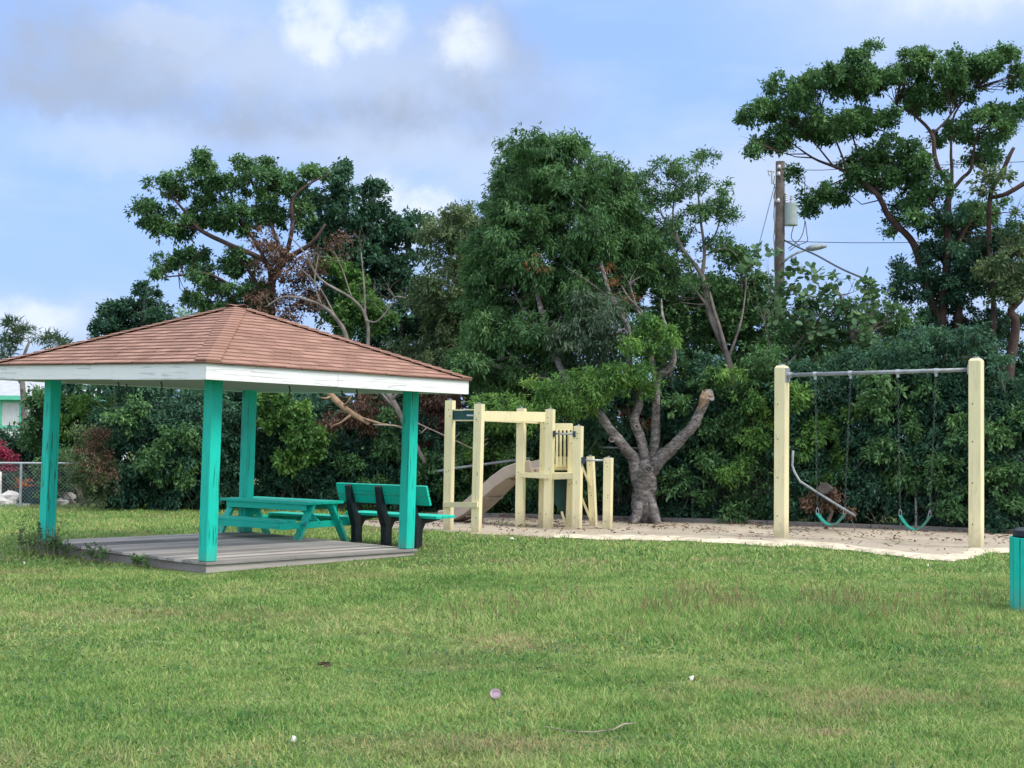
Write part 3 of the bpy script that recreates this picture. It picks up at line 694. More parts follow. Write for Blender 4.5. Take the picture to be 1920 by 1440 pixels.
s = MB(); s.tube([p+Vector((0, 0, hf)) for p in fp], .022, 8); s.build('top_rail', M['metal'], t)
link_mesh(fp[0], fp[1], hf-.03, t); link_mesh(fp[1], fp[2], hf-.03, t)
fp = [atz(x, y) for x, y in ((1090, 972), (1299, 978), (1492, 984.5), (1718, 993), (1960, 1002.5))]; hs = [1.35, 1.35, .80, 1.42, 1.4]
t = thing('chain_link_fence', fp[2], 'chain link fence overgrown with leaves behind the big grey tree and the swings', 'fence')
for p, h_ in zip(fp, hs): fence_post(p+Vector((0, .02, 0)), h_, t)
for i in (0, 1, 3): link_mesh(fp[i], fp[i+1], 1.3, t, .09)
for i in (0,):
    s = MB(); s.tube([fp[i]+Vector((0, 0, 1.34)), fp[i+1]+Vector((0, 0, 1.34))], .018, 8); s.build('top_rail', M['rail'], t)
s = MB(); s.tube([at(1487, 845, 24.7), at(1485.4, 872.4, 24.7), at(1490, 886, 24.65), at(1500, 902.7, 24.6), at(1530, 922, 24.4), at(1570, 947, 24.2), at(1603.6, 967.6, 24.0)], .021, 10)
tag(s.build('bent_pipe', M['rail'], smooth=True), 'bent grey fence rail sagging behind the left swing', 'bent pipe')
s = MB(); s.tube([at(820, 884, 27.2), at(849, 878.6, 27.1), at(920, 869, 27), at(994, 859, 26.8)], .024, 8)
tag(s.build('leaning_pipe', M['rail'], smooth=True), 'straight grey pipe slanting across the shrubs behind the slide', 'pipe')
# cut log in the vines
c_ = at(1545, 915, 24.35); s = MB(); s.tube([c_, c_+Vector((.04, .10, -.01)), c_+Vector((.22, .42, -.10))], [.098, .105, .10], 14, True, wob=.05)
lg = thing('cut_log', c_, 'cut round log end caught on the bent pipe among dead leaves', 'log'); s.build('wood', M['polewood'], lg)

# ------------------------------------------------------------------ vegetation
def unit(a): return a/np.maximum(1e-9, np.linalg.norm(a, axis=-1, keepdims=True))
def leaf_geo(Cn, D, N, L, Wd, lv, lt, name, mat, parent, shape='leaf'):
    D = unit(D); S = unit(np.cross(D, N)); N = np.cross(S, D); L = L[:, None]; Wd = Wd[:, None]; n_ = len(Cn)
    if shape == 'round':
        ang = np.linspace(0, 2*np.pi, 8)[:-1]
        V = np.stack([Cn+D*L*.5+D*(L*.5*math.cos(a))+S*(Wd*.5*math.sin(a))+N*L*.04*math.cos(2*a) for a in ang], 1).reshape(-1, 3)
        Fc = np.arange(n_*7).reshape(n_, 7)
        return npmesh(name, V, Fc, {'lv': lv, 'lt': lt}, mat, parent)
    V = np.stack([Cn, Cn+D*L*.45+S*Wd*.5+N*L*.06, Cn+D*L-N*L*.08, Cn+D*L*.45-S*Wd*.5+N*L*.06], 1).reshape(-1, 3)
    b = np.arange(n_)*4
    Fc = np.stack([b, b+1, b+2, b, b+2, b+3], 1).reshape(-1, 3)
    return npmesh(name, V, Fc, {'lv': np.repeat(lv, 2), 'lt': np.repeat(lt, 2)}, mat, parent)
def tufts_of(blobs, tr, dens):
    dens = dens*1.35
    T = []; O = []
    for px, py, rx, ry, d, rd in blobs:
        c = np.array(at(px, py, d)); k = pxm(d); rx_, ry_ = rx*k, ry*k
        n_ = max(1, int(round(dens*1.5*(rx_*ry_+.4*rd*(rx_+ry_)*.5)/(tr*tr)+RNG.random()*.6)))
        s_ = unit(RNG.normal(size=(n_, 3))); r_ = (.35+.65*RNG.random((n_, 1))**.6)
        r_ = np.where(RNG.random((n_, 1)) < .2, r_*.5, r_)
        sz = np.array([max(.02, rx_-tr*.40), max(.05, rd-tr*.4), max(.02, ry_-tr*.40)])
        T.append(c+s_*r_*sz); O.append(s_)
    return np.concatenate(T), np.concatenate(O)
def crown(parent, blobs, mat, ll=.13, lw=.055, tr=.36, dens=1., ncl=18, nl=11, droop=.35, name='crown', shape='leaf', flat=.75, cr=.13, maskfn=None):
    if shape == 'leaf' and ll < .19: ll *= .70; lw *= .74; nl = int(nl*1.8)
    tr *= .82; ncl = int(ncl*.8); T, O = tufts_of(blobs, tr, dens); nt = len(T)
    trr = tr*RNG.uniform(.45, 1.4, nt)
    dirs = unit(RNG.normal(size=(nt, ncl, 3))+O[:, None, :]*.5+np.array([0, -.15, .45]))
    cp = T[:, None, :]+dirs*(trr[:, None, None]*RNG.uniform(.45, 1.05, (nt, ncl, 1)))*(np.stack([RNG.uniform(.75, 1.6, nt), RNG.uniform(.8, 1.4, nt), RNG.uniform(.45, 1.05, nt)*flat/.75], 1)[:, None, :])
    tl = np.clip(RNG.normal(.5, .24, nt), 0, 1)
    lt = np.repeat(tl, ncl*nl); clv = RNG.normal(0, .12, (nt, ncl, 1))
    D = dirs[:, :, None, :]*.7+RNG.normal(size=(nt, ncl, nl, 3))*.75+np.array([0, 0, -droop])
    Pp = cp[:, :, None, :]+unit(RNG.normal(size=(nt, ncl, nl, 3)))*cr*RNG.random((nt, ncl, nl, 1))
    lv = np.clip(clv+RNG.normal(.5, .2, (nt, ncl, nl)), 0, 1).ravel()
    D = unit(D.reshape(-1, 3)); Pp = Pp.reshape(-1, 3)
    N = np.array([0, -.1, 1])+RNG.normal(size=Pp.shape)*.45
    n_ = len(Pp); L = ll*RNG.uniform(.45, 1.4, n_); Wd = lw*RNG.uniform(.7, 1.25, n_)
    leaf_geo(Pp, D, N, L, Wd, lv, lt, name, mat, parent, shape)
    return T
def limb_pts(pts):
    """pts (px,py,depth,radius px) -> world polyline smoothed"""
    P = [at(x, y, d) for x, y, d, r_ in pts]; Rr = [r_*pxm(d) for x, y, d, r_ in pts]
    out, ro = [], []
    for i in range(len(P)-1):
        p0 = P[max(0, i-1)]; p1 = P[i]; p2 = P[i+1]; p3 = P[min(len(P)-1, i+2)]
        for k in range(4):
            t = k/4; out.append(.5*((2*p1)+(p2-p0)*t+(2*p0-5*p1+4*p2-p3)*t*t+(3*p1-p0-3*p2+p3)*t**3)); ro.append(Rr[i]*(1-t)+Rr[i+1]*t)
    out.append(P[-1]); ro.append(Rr[-1]); return out, ro
def trunk(parent, limbs, mat, sides=9, wob=.06, name='trunk', twigs=None, tw_r=.013, frac=1.):
    s = MB(); sk = []
    for lm in limbs:
        p, r_ = limb_pts(lm); s.tube(p, r_, sides, True, wob=wob); sk += list(zip(p, r_))
    o = s.build(name, mat, parent, smooth=True)
    if twigs is not None and len(twigs):
        S_ = np.array([list(p) for p, r_ in sk]); s = MB()
        for tf in twigs:
            if random.random() > frac: continue
            dd_ = np.linalg.norm(S_-tf, axis=1)+np.maximum(0, S_[:, 2]-tf[2])*1.2; i = int(np.argmin(dd_))
            a_ = Vector(S_[i]); b_ = Vector(tf); L = (b_-a_).length
            if L > 3.2: continue
            m1 = a_.lerp(b_, .35)+Vector((random.uniform(-.1, .1), random.uniform(-.1, .1), random.uniform(-.12, .02)))*L
            m2 = a_.lerp(b_, .7)+Vector((random.uniform(-.1, .1), random.uniform(-.1, .1), random.uniform(-.06, .06)))*L
            rr = min(sk[i][1]*.7, tw_r*(.6+.5*L)); s.tube([a_, m1, m2, b_], [rr, rr*.75, rr*.5, rr*.25], 4, False)
            for q_ in range(3):
                e = b_+Vector((random.uniform(-.3, .3), random.uniform(-.2, .2), random.uniform(0, .3))); s.tube([m2, m2.lerp(e, .5)+Vector((0, 0, .04)), e], [rr*.35, rr*.25, rr*.12], 3, False)
        s.build('branch_sprays', mat, parent)
    return o
def B_(l, d, rd): return [(x, y, rx, ry, d, rd) for x, y, rx, ry in l]
def rect(x0, x1, y0, y1, d, rd, st=38, jit=10, r_=34):
    o = []; nx = max(1, round((x1-x0)/st)); ny = max(1, round((y1-y0)/st))
    for i in range(nx):
        yt = y0+random.uniform(-58, 56)
        for j in range(ny):
            o.append((x0+(i+.5)*(x1-x0)/nx+random.uniform(-jit, jit), yt+(j+.5)*(y1-yt)/ny+random.uniform(-jit, jit), r_*random.uniform(.8, 1.15), r_*random.uniform(.75, 1.1), d+random.uniform(-.3, .3), rd))
    return o
def base_at(px, d): return Vector((at(px, 900, d).x, d, 0))

# --- tree with spreading crown left of centre, partly dead
tA = thing('broadleaf_tree', base_at(520, 34.5), 'spreading tree with a patch of dead brown leaves behind the gazebo roof', 'tree', 'trees behind the play area')
bA = B_([(290,395,34,34),(318,350,34,24),(375,345,42,38),(388,312,15,22),(430,352,42,34),(460,315,14,20),(500,345,40,26),(545,352,36,22),(585,328,26,13),(602,322,14,8),(330,425,40,22),(400,405,52,40),(455,415,48,42),(275,425,24,14),(510,400,36,34),(555,395,28,34),(368,478,24,17),(385,520,34,24),(450,495,50,30),(460,560,70,36),(318,492,18,15),(300,520,16,6),(420,590,60,26),(375,565,24,18),(345,480,14,10),(495,300,10,10)], 34.5, 1.0)
TA = crown(tA, bA, LF['mid'], .13, .07, .25, .60, 16, 11, .3)
crown(tA, B_([(500,450,34,26),(540,485,50,36),(560,525,44,34),(515,510,36,36),(600,490,34,34),(550,590,55,30),(625,460,26,26),(590,560,40,26),(500,560,30,30)], 34, .9), LF['brown'], .12, .05, .32, .7, 12, 8, .7, 'dead_foliage')
trunk(tA, [[(520,960,34.5,14),(515,760,34.5,13),(505,590,34.5,11),(510,527,34.4,8),(533,490,34.2,6),(583,457,34,4),(610,420,34,2)],
           [(508,540,34.4,6),(500,493,34.2,5),(433,460,34,4.5),(373,430,34,4),(350,400,34,3),(327,375,34,2)],
           [(533,490,34.2,5),(548,430,34,4),(550,370,34,3),(600,333,34,1.5)], [(500,493,34.2,4),(470,440,34.2,3),(430,390,34.3,2.5),(392,330,34.3,1.2)],
           [(505,580,34.5,6),(467,507,34.2,3.5),(440,480,34,2.5)], [(505,590,34.3,6),(440,540,34,3),(387,513,33.8,2.4),(335,517,33.8,1.6),(305,520,33.8,.8)], [(373,430,34,2.4),(330,422,34,1.8),(285,420,34,1)],
           [(533,490,34.2,4),(500,400,34.3,3),(465,330,34.4,1.2)]], M['barkred'], twigs=TA)
tBd = thing('bare_tree', base_at(668, 31.5), 'bare pale-limbed dead tree forking above the right slope of the gazebo roof', 'tree', 'trees behind the play area')
lb_ = [[(668,950,31.5,6.8),(672,760,31.5,6.0),(652,640,31.5,4.1),(630,597,31.4,3.8),(603,573,31.3,3.0),(567,560,31.3,2.4),(530,557,31.3,1.8),(500,575,31.3,1.1)],
       [(672,780,31.5,5.2),(690,647,31.5,3.4),(685,593,31.5,3.0),(660,560,31.4,2.5),(600,523,31.4,2.2),(570,473,31.4,1.5),(540,440,31.4,0.8)], [(685,593,31.5,2.2),(683,540,31.5,1.8),(677,473,31.5,0.9)],
       [(685,600,31.4,1.8),(707,603,31.2,1.7),(733,573,31.2,1.5),(740,557,31.2,1.4),(760,558,31.2,0.8)], [(603,573,31.3,2.0),(590,530,31.2,1.4),(597,480,31.2,0.8)],[(630,597,31.4,1.7),(600,540,31.3,1.1),(560,500,31.3,0.6)], [(660,560,31.4,1.5),(640,500,31.4,1.0),(625,470,31.4,0.5)]]
trunk(tBd, lb_, M['barkpale'], twigs=np.array([list(at(x+random.uniform(-25, 25), y+random.uniform(-25, 25), 31.3)) for x, y in ((520,540),(560,450),(600,470),(677,460),(590,500),(640,480),(740,545),(720,580),(560,540),(610,600),(700,560)) for _ in range(3)]), tw_r=.01)
tC = thing('broadleaf_tree', base_at(620, 36), 'dark big-leaved tree with knobbly upright sprays right of the dead brown branches', 'tree', 'trees behind the play area')
TC = crown(tC, B_([(610,382,42,44),(640,340,17,28),(643,315,12,16),(690,360,26,12),(712,355,10,8),(655,420,50,44),(600,440,32,36),(700,400,28,28),(650,485,60,48),(620,560,50,50),(700,470,40,40)], 36, 1.1), LF['dark'], .15, .09, .30, .8, 16, 10, .35)
crown(tC, B_([(665,560,44,50),(640,600,36,40),(700,590,32,40),(625,510,26,20)], 34.6, .6), LF['fresh'], .15, .085, .32, .9, 15, 10, .35, 'fresh_foliage')
trunk(tC, [[(625,955,36,12),(630,700,36,11),(640,560,36,8),(650,450,36,5),(643,350,36,2)], [(640,560,36,6),(670,450,36,4),(700,370,36,1.5)]], M['bark'], twigs=TC, frac=.6)
tD = thing('broadleaf_tree', base_at(740, 37), 'dense dark green tree with small round topknot, left of the olive tree', 'tree', 'trees behind the play area')
TD = crown(tD, B_([(720,455,50,38),(762,440,34,30),(790,415,12,12),(755,425,12,12),(700,520,50,56),(765,520,56,56),(740,610,66,50),(800,600,50,60),(680,620,50,40),(720,690,70,50),(800,690,60,50)], 37, 1.2), LF['dark'], .16, .09, .38, 1.05, 17, 10, .35)
trunk(tD, [[(745,955,37,11),(748,650,37,9),(755,520,37,5),(775,430,37,2)]], M['bark'], twigs=TD, frac=.4)
tO = thing('broadleaf_tree', base_at(860, 33), 'olive green tree with drooping leaves just left of the tallest dense crown', 'tree', 'trees behind the play area')
TO = crown(tO, B_([(862,415,44,22),(832,450,42,46),(880,470,50,46),(850,540,60,56),(905,560,46,60),(820,620,50,56),(870,650,60,46),(800,560,34,40),(900,420,26,20),(840,690,70,50),(900,700,50,50),(870,600,60,60),(770,680,50,50)], 33, 1.2), LF['olive'], .15, .05, .38, 1.2, 18, 12, .75)
trunk(tO, [[(850,955,33,11),(855,700,33,10),(860,560,33,6),(860,430,33,2)], [(855,640,33,6),(820,520,33,3)], [(856,620,33,6),(900,500,33,3)]], M['bark'], twigs=TO, frac=.4)

# --- the big grey shade tree
tE = thing('shade_tree', atz(1208, 982), 'grey-barked tree with forked trunk and one snapped-off limb, right of the climbing frame', 'tree', 'trees behind the play area')
bE = B_([(1012,292,56,30),(1070,280,46,26),(968,300,28,20),(1000,350,76,46),(952,400,46,46),(1060,360,56,56),(1110,335,34,34),(932,445,44,46),(1000,450,76,56),(1080,450,56,56),(960,530,76,56),(1050,540,66,56),(1105,500,44,46),(925,620,56,56),(1000,640,76,56),(1080,600,50,46),(895,690,46,46),(960,720,56,40),(1040,700,56,40)], 28.3, 1.7)
bE += B_([(1150,400,46,50),(1170,350,36,34),(1180,450,46,46),(1160,520,50,40),(1200,520,40,34),(1210,470,40,34),(900,500,30,60),(905,580,40,50),(1130,420,40,60),(1010,560,60,60),(1120,560,40,40),(900,650,40,40),(985,760,50,30),(1150,460,30,40)], 28.8, 1.0)
TE_ = crown(tE, bE, LF['mid'], .16, .046, .38, 1.35, 19, 13, .85)
crown(tE, B_([(1110,610,60,46),(1140,650,46,36),(1060,640,46,40),(1150,580,36,26),(1095,570,40,30)], 26.9, .8), LF['grey'], .17, .04, .34, .95, 18, 13, 1., 'grey_foliage')
crown(tE, B_([(1040,740,60,28),(1110,720,56,30),(990,780,46,20),(1150,700,40,22),(1085,760,50,16),(1192,728,26,14),(1235,640,34,22),(1180,650,30,22),(1215,610,30,20),(940,770,40,26),(1195,700,20,14)], 26.0, .6), LF['fresh'], .14, .042, .30, .9, 17, 12, .6, 'fresh_foliage')
crown(tE, B_([(1185,560,22,14),(1160,530,16,12),(1140,510,12,10),(1168,700,8,20),(1165,770,8,14),(1010,500,8,8),(1204,790,6,14)], 26.6, .25), LF['rust'], .11, .025, .16, .38, 8, 6, .8, 'dead_foliage')
d_ = 26.3
lE = [[(1209,992,d_,35),(1209,976,d_,30),(1209,955,d_,25),(1208,930,d_,22),(1209,905,d_,22.5),(1212,880,d_,21),(1216,862,d_,14)],
      [(1199,915,d_,15),(1192,880,d_,15),(1186,858,d_,14.5),(1170,838,d_-.1,13),(1144.5,806,d_-.2,11),(1125,777,d_-.2,10),(1103,758,d_-.1,9),(1068,720,26.6,8),(1035,650,27,7.5),(1010,560,27.6,6),(1000,460,28,5),(1020,370,28.3,3),(1030,310,28.3,1.5)],
      [(1212,885,d_,13),(1208,850,d_,12),(1198,815,d_,11.5),(1189,785,d_,10.5),(1199,758,d_-.05,9.5),(1199,732,d_,8.5),(1186,704,d_,8),(1178,665,d_,7),(1180,624,d_+.1,6.5),(1160,579,26.6,5.5),(1140,540,27,5),(1120,470,27.4,4),(1100,400,27.8,2.5),(1090,320,28,1.2)],
      [(1218,880,d_,13),(1226,840,d_+.1,12),(1229,796,d_+.1,11),(1231,739,d_+.1,9),(1228,704,d_+.1,8.5),(1219,665,d_+.15,6.5),(1214,620,d_+.2,5),(1195,580,26.8,3),(1180,530,27.4,1.6)],
      [(1229,712,d_+.1,8),(1240,702,d_+.05,9),(1254,693,d_,8.5),(1263,674,d_,7.5),(1260,652,d_,6.5),(1250,617,d_+.1,5),(1242,590,d_+.3,3),(1240,560,d_+.6,1.5)],
      [(1219,890,d_,16),(1228,873,d_-.05,17),(1246,852,d_-.15,15.5),(1271,829,d_-.3,14),(1298,800,d_-.4,12.5),(1313,772,d_-.45,11),(1321,752,d_-.5,12),(1326,739,d_-.5,11)],
      [(1189,618,d_,4.5),(1206,590,d_-.1,3),(1180,560,d_-.1,2.4),(1165,535,d_,1.5)], [(1160,579,26.6,3),(1120,540,26.6,2),(1060,500,27,1.2)], [(1182,640,d_,4.5),(1170,618,d_-.2,3),(1155,625,d_-.3,1.5)],
      [(1030,640,27,4),(970,560,28,3),(940,470,28.3,1.5)], [(1068,720,26.6,4),(1000,700,27.4,3),(930,640,28,2)]]
lE = [[(x, y, d, rr*(.97 if rr > 20 else .78)) for x, y, d, rr in lm] for lm in lE]
trunk(tE, lE, M['treebark'], 18, .085, 'trunk', TE_[::2], .014)
s = MB()
for k, (a, r1) in enumerate(((.35, 30), (2.6, 32))):
    b0 = atz(1209, 982); v = Vector((math.cos(a), -math.sin(a), 0)); s.tube([b0+Vector((0, 0, .40))+v*.13, b0+Vector((0, 0, .16))+v*.17, b0+v*.25, b0+v*.36-Vector((0, 0, .07))], [.07, .09, .07, .02], 10, wob=.12)
s.build('root_flare', M['treebark'], tE, smooth=True)
e0 = at(1327, 738, d_-.5); dr = Vector((.32, -.1, .9)).normalized(); s = MB()
s.tube([e0-dr*.30+Vector((-.045, -.055, 0)), e0-dr*.08+Vector((-.055, -.07, 0)), e0+Vector((-.06, -.07, .02))], [.03, .075, .05], 9, wob=.15)
s.tube([e0-dr*.02, e0+dr*.008], [.112, .10], 12, wob=.04)
for k in range(5): s.tube([e0+Vector((-.09+.02*k, -.05, -.04)), e0+Vector((-.10+.022*k, -.05, .04+.05*random.random()))], [.014, .003], 4)
s.build('snapped_end', M['heart'], tE)
s = MB(); cdir = Vector((.55, -.75, .3)).normalized(); c9 = e0+Vector((.035, -.05, -.02)); s.tube([c9-cdir*.12, c9-cdir*.02, c9, c9+cdir*.004], [.085, .11, .105, .05], 14, wob=.12); s.tube([c9+cdir*.005, c9+cdir*.009], [.06, .05], 12); s.build('cut_face', M['bark'], tE)
for kx, ky, kr in ((1147, 824, .05), (1193, 800, .04), (1192, 705, .045), (1216, 880, .07), (1270, 838, .045)):
    kc_ = at(kx, ky, d_-.33 if kr < .06 else d_-.52); s = MB(); s.tube([kc_+Vector((math.cos(a)*kr, -.02, math.sin(a)*kr*.8)) for a in np.linspace(0, 2*math.pi, 13)], .016, 6, False); s.tube([kc_+Vector((0, .1, 0)), kc_+Vector((0, .0, 0))], [kr*1.1, kr*.7], 10, wob=.1); s.build('knot', M['treebark'], tE, smooth=True)
s = MB(); s.tube([at(1250,700,d_-.1), at(1262,686,d_-.12), at(1268,668,d_-.1)], [.012,.03,.012], 6); s.build('peeled_strip', M['barkpale'], tE)

# --- slender tree right of it
tS = thing('slender_tree', base_at(1385, 28.6), 'slender pale-stemmed tree with thin see-through crown right of the dense crown', 'tree', 'trees behind the play area')
TS = crown(tS, B_([(1268,315,34,24),(1312,300,16,20),(1290,345,46,30),(1240,370,40,30),(1200,345,32,28),(1345,375,26,34),(1362,425,14,34),(1178,405,40,44),(1240,430,36,34),(1300,410,38,28),(1165,480,36,36),(1335,465,32,16),(1215,490,40,26),(1150,330,30,40),(1262,500,34,24),(1290,540,30,22),(1250,560,34,30)], 28.8, .9), LF['mid'], .12, .045, .27, .62, 13, 10, .2)
trunk(tS, [[(1392,980,28.6,9),(1388,800,28.6,8),(1379,737,28.6,7.5),(1365,674,28.6,6.5),(1330,587,28.6,5.5),(1316,518,28.7,5),(1289,480,28.7,3.4),(1268,448,28.7,2.6),(1240,400,28.8,1.2)],
           [(1375,720,28.6,5),(1356,640,28.5,4.4),(1342,592,28.5,3.6),(1325,530,28.6,2)], [(1316,518,28.7,4),(1321,470,28.7,3),(1312,400,28.8,2),(1306,320,28.8,1)], [(1289,480,28.7,2.5),(1262,420,28.7,2),(1270,330,28.8,1)],
           [(1321,470,28.7,2),(1345,430,28.7,1.5),(1355,370,28.7,.8)],[(1330,580,28.6,2.6),(1290,530,28.6,2.2),(1240,500,28.6,1.8),(1200,430,28.7,1)], [(1300,500,28.7,2.2),(1240,470,28.7,1.8),(1190,400,28.7,1)], [(1365,674,28.6,3),(1390,600,28.8,2),(1400,520,28.8,1)], [(1321,480,28.7,1.6),(1360,465,28.7,1.2),(1382,480,28.7,.5)]], M['barkpale'], twigs=TS, tw_r=.011)
tG = thing('sea_grape_tree', base_at(1500, 27.8), 'shrubby tree with big round yellow-green leaves around the utility pole', 'tree', 'trees behind the play area')
TG = crown(tG, B_([(1435,478,14,16),(1400,500,24,20),(1502,498,10,12),(1525,522,26,16),(1572,522,12,10),(1600,545,30,20),(1560,572,50,30),(1500,545,30,24),(1640,560,26,18),(1480,600,40,26),(1520,620,60,34),(1590,610,46,30),(1560,690,46,26),(1460,530,20,20),(1600,680,50,30),(1640,640,40,30)], 27.8, .6), LF['grape'], .13, .125, .28, .42, 8, 4, .1, 'crown', 'round')
T2 = crown(tG, B_([(1480,640,60,46),(1540,660,56,46),(1600,650,46,40),(1650,605,34,40),(1560,600,50,36),(1500,580,36,30),(1660,660,50,50),(1600,700,60,30),(1500,700,60,30),(1680,600,30,40)], 28.2, .6), LF['mid'], .13, .055, .32, .72, 14, 10, .3, 'small_leaves')
trunk(tG, [[(1510,985,28,8),(1500,800,28,7),(1460,700,28,5),(1500,640,28,3.2),(1560,570,28,1.5)], [(1455,720,27.8,4),(1445,660,27.9,2),(1432,600,28,.9)], [(1620,985,28,8),(1640,780,28,6),(1615,700,28,5),(1590,600,28,4),(1570,545,28,2),(1545,560,28,1)], [(1462,700,27.8,4),(1490,670,27.8,3),(1510,640,27.8,1.5)]], M['barkpale'], twigs=np.concatenate([TG, T2]))
tG2 = thing('broadleaf_tree', base_at(1400, 29.6), 'loose mid-green tree filling the space left of the utility pole', 'tree', 'trees behind the play area')
T3 = crown(tG2, B_([(1385,495,30,24),(1400,540,40,34),(1350,560,26,36),(1430,590,34,40),(1385,620,40,36),(1340,650,34,40),(1420,660,40,34),(1370,700,40,30),(1300,640,36,50),(1290,720,40,50),(1340,600,40,40),(1270,600,34,40),(1400,580,40,40),(1450,680,50,40),(1250,560,30,40),(1320,540,40,40),(1360,480,30,30),(1290,580,46,40),(1240,620,34,40),(1350,620,40,40),(1400,560,40,34),(1430,640,40,40),(1260,690,40,40)], 29.6, .7), LF['mid'], .14, .07, .32, .72, 14, 10, .3)
trunk(tG2, [[(1410,980,29.6,8),(1405,760,29.6,7),(1395,640,29.6,5),(1390,510,29.6,2)], [(1403,720,29.6,4),(1340,640,29.6,3),(1300,600,29.6,2)]], M['bark'], twigs=T3)

tK = thing('broadleaf_tree', base_at(1290, 33), 'fine-leaved mid-green tree filling in behind the slender pale-stemmed tree', 'tree', 'trees behind the play area')
T6 = crown(tK, B_([(1180,560,50,46),(1240,520,50,46),(1300,560,50,46),(1360,590,50,40),(1220,620,50,46),(1290,640,50,40),(1420,600,44,40),(1350,530,40,34),(1180,470,40,46),(1250,450,34,34),(1480,620,50,34),(1550,630,50,30),(1620,600,40,34),(1500,690,60,34),(1600,690,60,34),(1410,690,60,34),(1680,640,40,40)], 32.5, .9), LF['mid'], .13, .06, .30, .72, 15, 10, .35)
trunk(tK, [[(1290,955,33,9),(1285,760,33,8),(1280,620,33,5),(1245,500,33,2)], [(1284,700,33,5),(1340,610,33,3),(1370,560,33,1.5)]], M['bark'], twigs=T6, frac=.5)
# --- tall tree on the right
tH = thing('gumbo_limbo_tree', base_at(1765, 29.5), 'tallest tree, flat-topped crown on dark forking trunks, behind the right swing post', 'tree', 'trees behind the play area')
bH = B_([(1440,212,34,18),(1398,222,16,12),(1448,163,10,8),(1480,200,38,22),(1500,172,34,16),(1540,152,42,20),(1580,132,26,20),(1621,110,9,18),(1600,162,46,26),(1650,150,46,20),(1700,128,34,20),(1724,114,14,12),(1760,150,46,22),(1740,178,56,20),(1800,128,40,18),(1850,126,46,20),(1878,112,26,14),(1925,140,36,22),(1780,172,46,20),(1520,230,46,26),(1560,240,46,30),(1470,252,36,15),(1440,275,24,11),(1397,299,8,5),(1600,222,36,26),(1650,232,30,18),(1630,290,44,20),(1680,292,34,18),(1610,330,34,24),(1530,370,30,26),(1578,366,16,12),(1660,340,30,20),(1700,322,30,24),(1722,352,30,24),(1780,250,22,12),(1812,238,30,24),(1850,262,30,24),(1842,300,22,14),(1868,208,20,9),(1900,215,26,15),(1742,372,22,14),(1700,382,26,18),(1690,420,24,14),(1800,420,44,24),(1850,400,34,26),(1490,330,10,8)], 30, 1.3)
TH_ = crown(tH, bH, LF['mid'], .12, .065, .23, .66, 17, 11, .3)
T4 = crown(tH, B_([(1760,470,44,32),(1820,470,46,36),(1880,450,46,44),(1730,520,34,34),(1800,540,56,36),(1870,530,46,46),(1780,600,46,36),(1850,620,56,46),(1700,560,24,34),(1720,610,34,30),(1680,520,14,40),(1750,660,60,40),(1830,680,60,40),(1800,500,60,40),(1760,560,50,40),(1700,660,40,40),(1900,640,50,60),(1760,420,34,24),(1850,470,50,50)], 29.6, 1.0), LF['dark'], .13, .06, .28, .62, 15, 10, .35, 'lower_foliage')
k_ = 29.5
trunk(tH, [[(1762,1000,k_,12.0),(1758,850,k_,10.4),(1752,700,k_,9.6),(1760,633,k_,9.6),(1758,598,k_,8.0),(1738,544,k_,7.2),(1722,480,k_,7.2),(1706,447,k_,6.4),(1668,408,k_,5.6),(1643,363,k_,4.8),(1591,325,29.8,3.6),(1563,312,29.9,2.9),(1524,296,30,2.0),(1480,265,30,1.0)],
           [(1761,640,k_,8.8),(1768,570,k_,8.8),(1775,500,k_,8.0),(1777,431,k_,7.2),(1777,380,k_,6.4),(1783,357,k_,5.2),(1762,320,k_,4.4),(1752,290,k_,4.0),(1748,252,k_,3.6),(1719,220,30,2.8),(1681,197,30,1.6)],
           [(1760,980,k_,8.8),(1790,720,k_,8.0),(1796,624,k_,8.0),(1799,521,k_,6.4),(1800,450,k_,4.8),(1830,400,k_,3.2)],
           [(1783,357,k_,4.0),(1785,320,k_,3.2),(1783,280,k_,2.4),(1790,213,30,2.0),(1831,165,30,1.3)], [(1783,360,k_,4.0),(1803,335,k_,3.6),(1821,316,k_,3.2),(1828,268,k_,2.0),(1840,240,30,1.2)],
           [(1777,425,k_,4.4),(1760,400,k_,3.6),(1742,376,k_,2.8),(1720,340,30,1.6)], [(1748,252,k_,2.8),(1775,225,k_,2.0),(1800,190,30,1.2)], [(1755,300,k_,2.4),(1730,280,30,1.6),(1690,260,30,1.2),(1640,240,30,0.8)],
           [(1643,363,k_,2.4),(1655,340,30,1.9),(1690,300,30,1.2)], [(1591,325,29.8,2.4),(1570,270,30,1.6),(1540,200,30,0.8)], [(1650,375,29.8,2.1),(1600,260,30,1.6),(1610,170,30,0.8)], [(1563,312,29.9,1.9),(1500,240,30,1.2),(1440,215,30,0.6)], [(1600,330,29.8,1.6),(1560,345,29.8,1.2),(1530,360,29.8,0.8)]],
      M['barkred'], 10, .05, 'trunk', np.concatenate([TH_, T4]), .013)
tI = thing('broken_tree', base_at(1895, 28.4), 'brown-trunked tree with snapped upright limb at the right edge of the photo', 'tree', 'trees behind the play area')
T5 = crown(tI, B_([(1872,330,20,20),(1850,350,14,14),(1905,470,34,30),(1850,500,40,30),(1930,420,30,40),(1930,520,30,50),(1880,560,36,30)], 28.4, .8), LF['olive'], .14, .07, .28, .65, 13, 9, .3)
